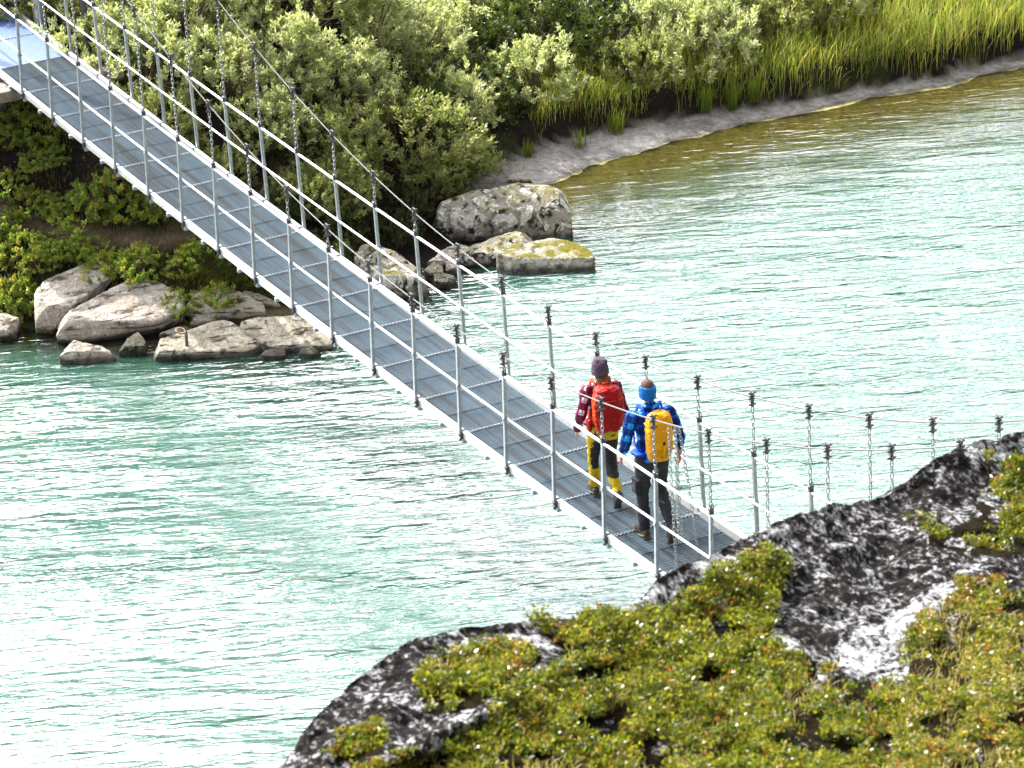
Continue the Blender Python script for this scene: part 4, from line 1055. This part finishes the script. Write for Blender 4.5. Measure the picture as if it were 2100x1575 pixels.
def make_person(name, loc, rz, s, pose, female, mats, label):
    root = empty(name, loc, rz); tag(root, label, 'person', 'hikers crossing the footbridge')
    J = {k: Vector(v)*s for k, v in pose.items()}
    V3 = lambda *a: Vector(a)*s
    sh = .175 if female else .20
    # ---- body: one continuous skin
    bm = bmesh.new()
    hip = J['hip']
    loft(bm, [(0, 0, .84*s, .12*s, .09*s), (0, 0, .95*s, .155*s, .105*s), (0, 0, 1.08*s, .125*s, .09*s), (0, 0, 1.25*s, .15*s, .10*s), (0, -.005*s, 1.38*s, (sh-.035)*s, .095*s), (0, -.01*s, 1.46*s, (sh-.09)*s, .07*s)])
    cap_(bm, V3(0, -.015, 1.42), .062*s, V3(0, .012, 1.57), .052*s)
    hc = J['head']
    ell(bm, hc+V3(0, .0, .03), Vector((.076, .095, .092))*s); ell(bm, hc+V3(0, .025, -.045), Vector((.060, .072, .075))*s)
    cap_(bm, hc+V3(0, .105, .0), .010*s, hc+V3(0, .118, -.025), .014*s, 8)                     # nose
    ell(bm, hc+V3(0, .092, -.062), Vector((.024, .010, .007))*s, 8)                            # mouth
    for q in (-1, 1):
        ell(bm, hc+V3(q*.080, -.005, -.005), Vector((.012, .022, .033))*s, 8)                  # ear
        ell(bm, hc+V3(q*.032, .082, .022), Vector((.018, .012, .008))*s, 8)                    # brow
        sd = 'l' if q < 0 else 'r'
        S_, E_, W_ = J['sh'+sd], J['el'+sd], J['wr'+sd]
        cap_(bm, S_, .050*s, E_, .040*s); cap_(bm, E_, .039*s, W_, .027*s); hand(bm, W_, W_-E_, q, s*(.92 if female else 1.0))
        H_, K_, A_, T_ = J['hp'+sd], J['kn'+sd], J['an'+sd], J['to'+sd]
        cap_(bm, H_, .085*s, K_, .055*s); cap_(bm, K_, .054*s, A_, .038*s); cap_(bm, A_, .035*s, T_, .028*s)
    body = finish('body', bm, .0065, SKIN, root, 2)
    for q in (-1, 1):
        b2 = bmesh.new(); ell(b2, hc+V3(q*.031, .084, .004), Vector((.011, .008, .008))*s, 8); obj('eye', b2, M_BLACK, root, True)
    # ---- shirt
    bm = bmesh.new(); cl = []
    zb = .84 if female else .90
    loft(bm, [(0, 0, zb*s, .168*s, .125*s), (0, 0, (zb+.02)*s, .172*s, .13*s), (0, 0, 1.0*s, .165*s, .122*s), (0, 0, 1.12*s, .155*s, .112*s), (0, 0, 1.26*s, .172*s, .118*s), (0, -.005*s, 1.38*s, (sh-.012)*s, .112*s), (0, -.012*s, 1.455*s, (sh-.065)*s, .085*s), (0, -.012*s, 1.49*s, .078*s, .072*s)])
    cap_(bm, V3(0, -.02, 1.46), .070*s, V3(0, -.01, 1.515), .068*s)                            # collar
    cl.append(((0, 0, .7*s), (0, 0, 1.55*s), .17*s, 0))
    for q, sd in ((-1, 'l'), (1, 'r')):
        S_, E_, W_ = J['sh'+sd], J['el'+sd], J['wr'+sd]
        cuff = E_.lerp(W_, pose_cuff[name][0 if q < 0 else 1])
        cap_(bm, S_, .070*s, E_, .056*s); cap_(bm, E_, .056*s, cuff, .047*s); cap_(bm, cuff, .052*s, cuff+(W_-E_).normalized()*.025*s, .052*s)
        cl.append((tuple(S_), tuple(E_), .062*s, .02*q)); cl.append((tuple(E_), tuple(W_), .052*s, .05*q))
    finish('shirt', bm, .008, mats['shirt'], root, 2, .011, 5, cl)
    # ---- trousers
    bm = bmesh.new()
    loft(bm, [(0, 0, .80*s, .13*s, .11*s), (0, -.01*s, .88*s, .165*s, .125*s), (0, 0, .96*s, .158*s, .115*s), (0, 0, 1.0*s, .15*s, .108*s)])
    for q, sd in ((-1, 'l'), (1, 'r')):
        H_, K_, A_ = J['hp'+sd], J['kn'+sd], J['an'+sd]
        cap_(bm, H_, .105*s, H_.lerp(K_, .5), .086*s); cap_(bm, H_.lerp(K_, .5), .086*s, K_, .070*s)
        cap_(bm, K_, .070*s, K_.lerp(A_, .45), .066*s); cap_(bm, K_.lerp(A_, .45), .066*s, A_+V3(0, 0, .015), .056*s)
        if mats.get('pocket') and q < 0:
            c = H_.lerp(K_, .72)+V3(q*.085, -.02, 0); box(bm, c, (.05*s, .13*s, .17*s))
    tr = finish('trousers', bm, .0085, mats['trousers'], root, 2, .012, 9)
    if mats.get('panel'):                                       # black seat-and-thigh panels on the mustard trousers
        me = tr.data; me.materials.append(mats['panel']); P = mesh_co(me)
        fc = np.array([pl_.center[:] for pl_ in me.polygons])/s; fn = np.array([pl_.normal[:] for pl_ in me.polygons])
        idx = np.zeros(len(fc), np.int32)
        dark = (fc[:, 2] < .79) & (fc[:, 2] > .36) & (fn[:, 1] < .45)
        seam = np.abs(np.abs(fc[:, 0])-.155) < .02
        dark &= ~((fc[:, 0] < -.02) & (fn[:, 0] < -.62))
        idx[dark] = 1; me.polygons.foreach_set('material_index', idx)
    # ---- boots
    for q, sd in ((-1, 'l'), (1, 'r')):
        A_, T_ = J['an'+sd], J['to'+sd]; b = bmesh.new()
        dwn = (T_-A_); fwd = Vector((0, dwn.y, dwn.z)).normalized(); nrm = Vector((1, 0, 0)).cross(fwd)
        heel = A_-fwd*.05*s-nrm*.045*s
        cap_(b, A_+nrm*.10*s, .056*s, A_-nrm*.02*s, .052*s); cap_(b, heel, .042*s, T_-nrm*.005*s, .042*s); cap_(b, A_, .05*s, T_.lerp(A_, .35), .045*s)
        bo = finish('boot', b, .007, M_BOOT, root, 2)
        b = bmesh.new()
        R3 = Matrix((Vector((1, 0, 0)), fwd, nrm)).transposed()
        c = heel.lerp(T_, .5)-nrm*.047*s+fwd*.012*s
        box(b, c, (.088*s, ((T_-heel).length+.085*s), .024*s), R3, bev=.009*s); box(b, heel-nrm*.055*s, (.082*s, .07*s, .03*s), R3, bev=.006*s)
        obj('sole', b, M_SOLE, bo)
    return root, J
pose_cuff = {'woman': (.85, .80), 'man': (.42, .45)}
def deck_at(px, py): return dpt(px, py)
# the woman in the red plaid shirt; the names below stay plain: person
pose_w = dict(hip=(0, 0, .92), head=(0, .03, 1.655), shl=(-.175, -.01, 1.415), shr=(.175, -.01, 1.415), ell=(-.265, -.06, 1.14), elr=(.245, -.11, 1.145),
              wrl=(-.285, .06, .915), wrr=(.275, -.05, .905), hpl=(-.085, 0, .90), hpr=(.085, 0, .90), knl=(-.085, .16, .50), knr=(.08, .02, .49),
              anl=(-.075, .20, .10), anr=(.075, -.28, .20), tol=(-.09, .36, .05), tor=(.08, -.20, .06))
pose_m = dict(hip=(0, 0, .92), head=(-.01, .04, 1.665), shl=(-.20, -.01, 1.43), shr=(.20, -.01, 1.43), ell=(-.30, -.07, 1.17), elr=(.285, -.11, 1.165),
              wrl=(-.305, .08, .96), wrr=(.295, -.04, .945), hpl=(-.088, 0, .90), hpr=(.088, 0, .90), knl=(-.095, .06, .49), knr=(.10, .06, .50),
              anl=(-.10, .02, .10), anr=(.12, -.26, .21), tol=(-.12, .18, .05), tor=(.12, -.17, .07))
pose_cuff['person'] = pose_cuff['woman']
wl_ = deck_at(1242, 1025); RZ = math.pi/2
wroot, WJ = make_person('person', (wl_.x, wl_.y, wl_.z-.004), RZ-.26, .935, pose_w, True, {'shirt': P_RED, 'trousers': M_MUST, 'panel': M_BLACK},
                        'hiker in mauve knit hat, red plaid shirt and yellow-black trousers walking on the footbridge')
pose_cuff['person'] = pose_cuff['man']
ml_ = deck_at(1342, 1099)
mroot, MJ = make_person('person', (ml_.x, ml_.y, ml_.z-.004), RZ-.20, 1.0, pose_m, False, {'shirt': P_BLUE, 'trousers': M_GREY, 'pocket': True},
                        'hiker in blue headband, blue plaid shirt and charcoal trousers walking behind the other')
# knit hat and hair
s = .935; hc = WJ['head']; bm = bmesh.new()
loft(bm, [tuple(Vector((hc.x, hc.y-.012*s, 0)))[:2]+(hc.z+z*s, rx*s, ry*s) for z, rx, ry in ((-.055, .088, .105), (-.02, .094, .111), (.03, .097, .113), (.07, .092, .107), (.10, .078, .092), (.12, .055, .068), (.128, .025, .035))])
cap_(bm, hc+Vector((-.03, -.05, .095))*s, .040*s, hc+Vector((.04, -.055, .09))*s, .038*s)
hat = finish('knit_hat', bm, .006, M_BEANIE, wroot, 2, .006, 3, None, .05)
bm = bmesh.new(); loft(bm, [(hc.x, hc.y-.012*s, hc.z+z*s, rx*s, ry*s) for z, rx, ry in ((-.062, .088, .105), (-.058, .100, .117), (-.01, .104, .120), (-.004, .096, .112))]); finish('hat_cuff', bm, .006, M_BEANIE, hat, 1)
bm = bmesh.new()
for k in range(26):
    a = random.uniform(-1.2, 1.2); st = hc+Vector((.075*math.sin(a), -.085*math.cos(a)-.005, -.06))*s
    en = hc+Vector((.03+.10*math.sin(a)*.8, -.13+random.uniform(-.03, .03), -.20-random.uniform(0, .07)))*s
    tube(bm, [st, st.lerp(en, .5)+Vector((0, -.02, .0)), en], [.014*s, .013*s, .004*s], 6)
obj('hair', bm, M_HAIR, wroot, True)
s = 1.0; hc = MJ['head']; bm = bmesh.new()
ell(bm, hc+Vector((0, -.006, .034)), Vector((.0785, .097, .096))); finish('cropped_hair', bm, .006, M_STUB, mroot, 1)
bm = bmesh.new()
loft(bm, [(hc.x, hc.y-.008, hc.z+z, rx, ry) for z, rx, ry in ((-.075, .080, .098), (-.05, .089, .108), (-.01, .092, .112), (.03, .092, .112), (.062, .086, .104), (.066, .076, .094))])
finish('headband', bm, .006, M_BAND, mroot, 1, .004, 4, None, .04)
bm = bmesh.new()
for z in (1.50, 1.525): pass
loft(bm, [(0, -.015, 1.475, .082, .078), (0, -.02, 1.50, .086, .082), (0, -.022, 1.535, .078, .078), (0, -.022, 1.54, .066, .066)])
finish('shirt_collar', bm, .006, P_BLUE, mroot, 1, 0, 0, [((0, 0, 1.2), (0, 0, 1.7), .08, 0)])

# ------------------------------------------------------------------ backpacks
def emblem(parent, c, size, nrm_tilt, mat_):
    bm = bmesh.new()
    for q in (-1, 1):
        for w in (-1, 1):
            tube(bm, [Vector((q*.012, 0, w*.40)), Vector((q*.16, 0, w*.12))], .07, 6)
            tube(bm, [Vector((q*.42, 0, w*.52)), Vector((q*.20, 0, w*.26))], .085, 6)
    for v in bm.verts: v.co = Vector((v.co.x*size, v.co.y*size*.3, v.co.z*size))
    o = obj('emblem', bm, mat_, parent); o.location = c; o.rotation_euler = (nrm_tilt, 0, 0); return o
def pack(root_of, s, label, col_main, col_side, col_strap, rings, tilt, name_lbl, base_from=None, xoff=0.0):
    t = empty('backpack', root_of.location, root_of.rotation_euler[2]); tag(t, label, 'backpack', 'backpacks worn by the hikers')
    bm = bmesh.new(); loft(bm, [(cx*s+xoff, cy*s, z*s, rx*s, ry*s) for cx, cy, z, rx, ry in rings], 40, 2.9)
    o = finish('pack_body', bm, .0075, col_main, t, 2, .013, 14, None, .08)
    me = o.data; me.materials.append(col_side)
    fc = np.array([pl_.center[:] for pl_ in me.polygons])/s; fn = np.array([pl_.normal[:] for pl_ in me.polygons])
    if base_from is None: m_ = (fn[:, 0] < -.86) | (fn[:, 1] > .5)
    else:
        m_ = (fc[:, 2] < base_from(fc)) | (fn[:, 1] > .25)
    me.polygons.foreach_set('material_index', m_.astype(np.int32))
    return t, o
RINGS_W = [(a, b, c, d*1.13, e) for a, b, c, d, e in [(0, -.235, .985, .085, .055), (0, -.24, 1.0, .125, .085), (0, -.245, 1.06, .150, .115), (0, -.25, 1.20, .162, .125), (0, -.25, 1.34, .158, .120), (0, -.245, 1.44, .145, .105), (0, -.235, 1.50, .125, .085), (0, -.225, 1.525, .085, .055)]]
wp, wpb = pack(wroot, .935, 'red hiking backpack with orange side and straps on the hiker in the knit hat', M_RED, M_ORANGE, M_ORANGE, RINGS_W, 0, 'w', None, .01)
RINGS_M = [(0, -.215, .98, .085, .05), (0, -.22, 1.0, .120, .085), (0, -.225, 1.08, .138, .108), (0, -.23, 1.20, .142, .115), (0, -.235, 1.34, .138, .112), (0, -.24, 1.44, .128, .10), (0, -.235, 1.50, .112, .085), (0, -.225, 1.53, .08, .055)]
mp_, mpb = pack(mroot, 1.0, 'yellow hiking backpack with royal blue base and straps on the hiker in the headband', M_YEL, M_BLUE, M_BLUE, RINGS_M, 0, 'm',
                lambda fc: 1.03+.42*np.clip(fc[:, 0]*-1-.02, -.10, .2)*.6+np.clip((fc[:, 1]+.235)*1.6, -.05, .5), .015)
def ribbon(bm, pts, w, th, up): tube(bm, pts, w, 8, True, th/w, up)
for t, s, m_, JJ, shx in ((wp, .935, M_ORANGE, WJ, .095), (mp_, 1.0, M_BLUE, MJ, .105)):
    for q in (-1, 1):
        bm = bmesh.new()
        P_ = [(q*shx*.8, -.15, 1.40), (q*shx, -.10, 1.495), (q*shx*1.05, -.02, 1.535), (q*shx*1.1, .07, 1.49), (q*shx*1.25, .125, 1.36), (q*shx*1.45, .12, 1.22), (q*shx*1.7, .02, 1.10), (q*shx*1.4, -.13, 1.06)]
        tube(bm, [Vector(p)*s for p in P_], .030*s, 8, True, .35, (1, 0, 0)); obj('shoulder_strap', bm, m_, t, True)
        bm = bmesh.new()
        tube(bm, [Vector(p)*s for p in ((q*.12, -.16, 1.04), (q*.185, -.08, 1.02), (q*.195, .02, 1.0), (q*.14, .12, .985), (q*.03, .142, .98))], [.055*s, .05*s, .042*s, .03*s, .022*s], 8, True, .3, (0, 0, 1)); obj('hip_belt', bm, M_RED if m_ is M_ORANGE else M_BLUE, t, True)
# lid seam, zip, haul loop, emblem
def seam(t, pts, r, m_, name, s): bm = bmesh.new(); tube(bm, [Vector(p)*s for p in pts], r, 6); obj(name, bm, m_, t, True)
s = .935
seam(wp, [(-.155, -.20, 1.40), (-.15, -.33, 1.405), (-.06, -.366, 1.395), (.07, -.366, 1.395), (.16, -.33, 1.405), (.165, -.20, 1.40)], .0055, M_ORANGE, 'lid_zip', s)
seam(wp, [(-.03, -.20, 1.525), (-.025, -.20, 1.56), (.03, -.20, 1.56), (.035, -.20, 1.525)], .007, M_ORANGE, 'haul_loop', s)
seam(wp, [(-.12, -.352, 1.36), (-.128, -.360, 1.20), (-.105, -.35, 1.06)], .006, M_ORANGE, 'compression_strap', s)
emblem(wp, Vector((.03, -.3685, 1.32))*s, .032, 0, M_WHITE)
bm = bmesh.new(); box(bm, Vector((-.205, -.20, 1.07))*s, (.05*s, .12*s, .15*s), bev=.02*s); obj('side_pocket', bm, M_RED, wp, True)
s = 1.0
seam(mp_, [(-.13, -.19, 1.41), (-.125, -.305, 1.415), (-.05, -.346, 1.40), (.06, -.346, 1.40), (.135, -.31, 1.415), (.145, -.19, 1.41)], .0055, M_YEL, 'lid_zip', s)
seam(mp_, [(-.03, -.19, 1.525), (-.025, -.19, 1.565), (.045, -.19, 1.565), (.05, -.19, 1.525)], .007, M_BLUE, 'haul_loop', s)
seam(mp_, [(-.105, -.335, 1.22), (-.075, -.345, 1.09), (.015, -.34, 1.035), (.10, -.335, 1.09), (.125, -.335, 1.22)], .006, M_YEL, 'front_zip', s)
seam(mp_, [(.03, -.352, 1.20), (.03, -.352, 1.06)], .012, M_YEL, 'axe_loop', s)
bm = bmesh.new(); box(bm, (.03, -.353, 1.215), (.026, .012, .035), bev=.003); obj('buckle', bm, M_BLACK, mp_)
emblem(mp_, Vector((.035, -.3505, 1.345)), .033, 0, M_WHITE)
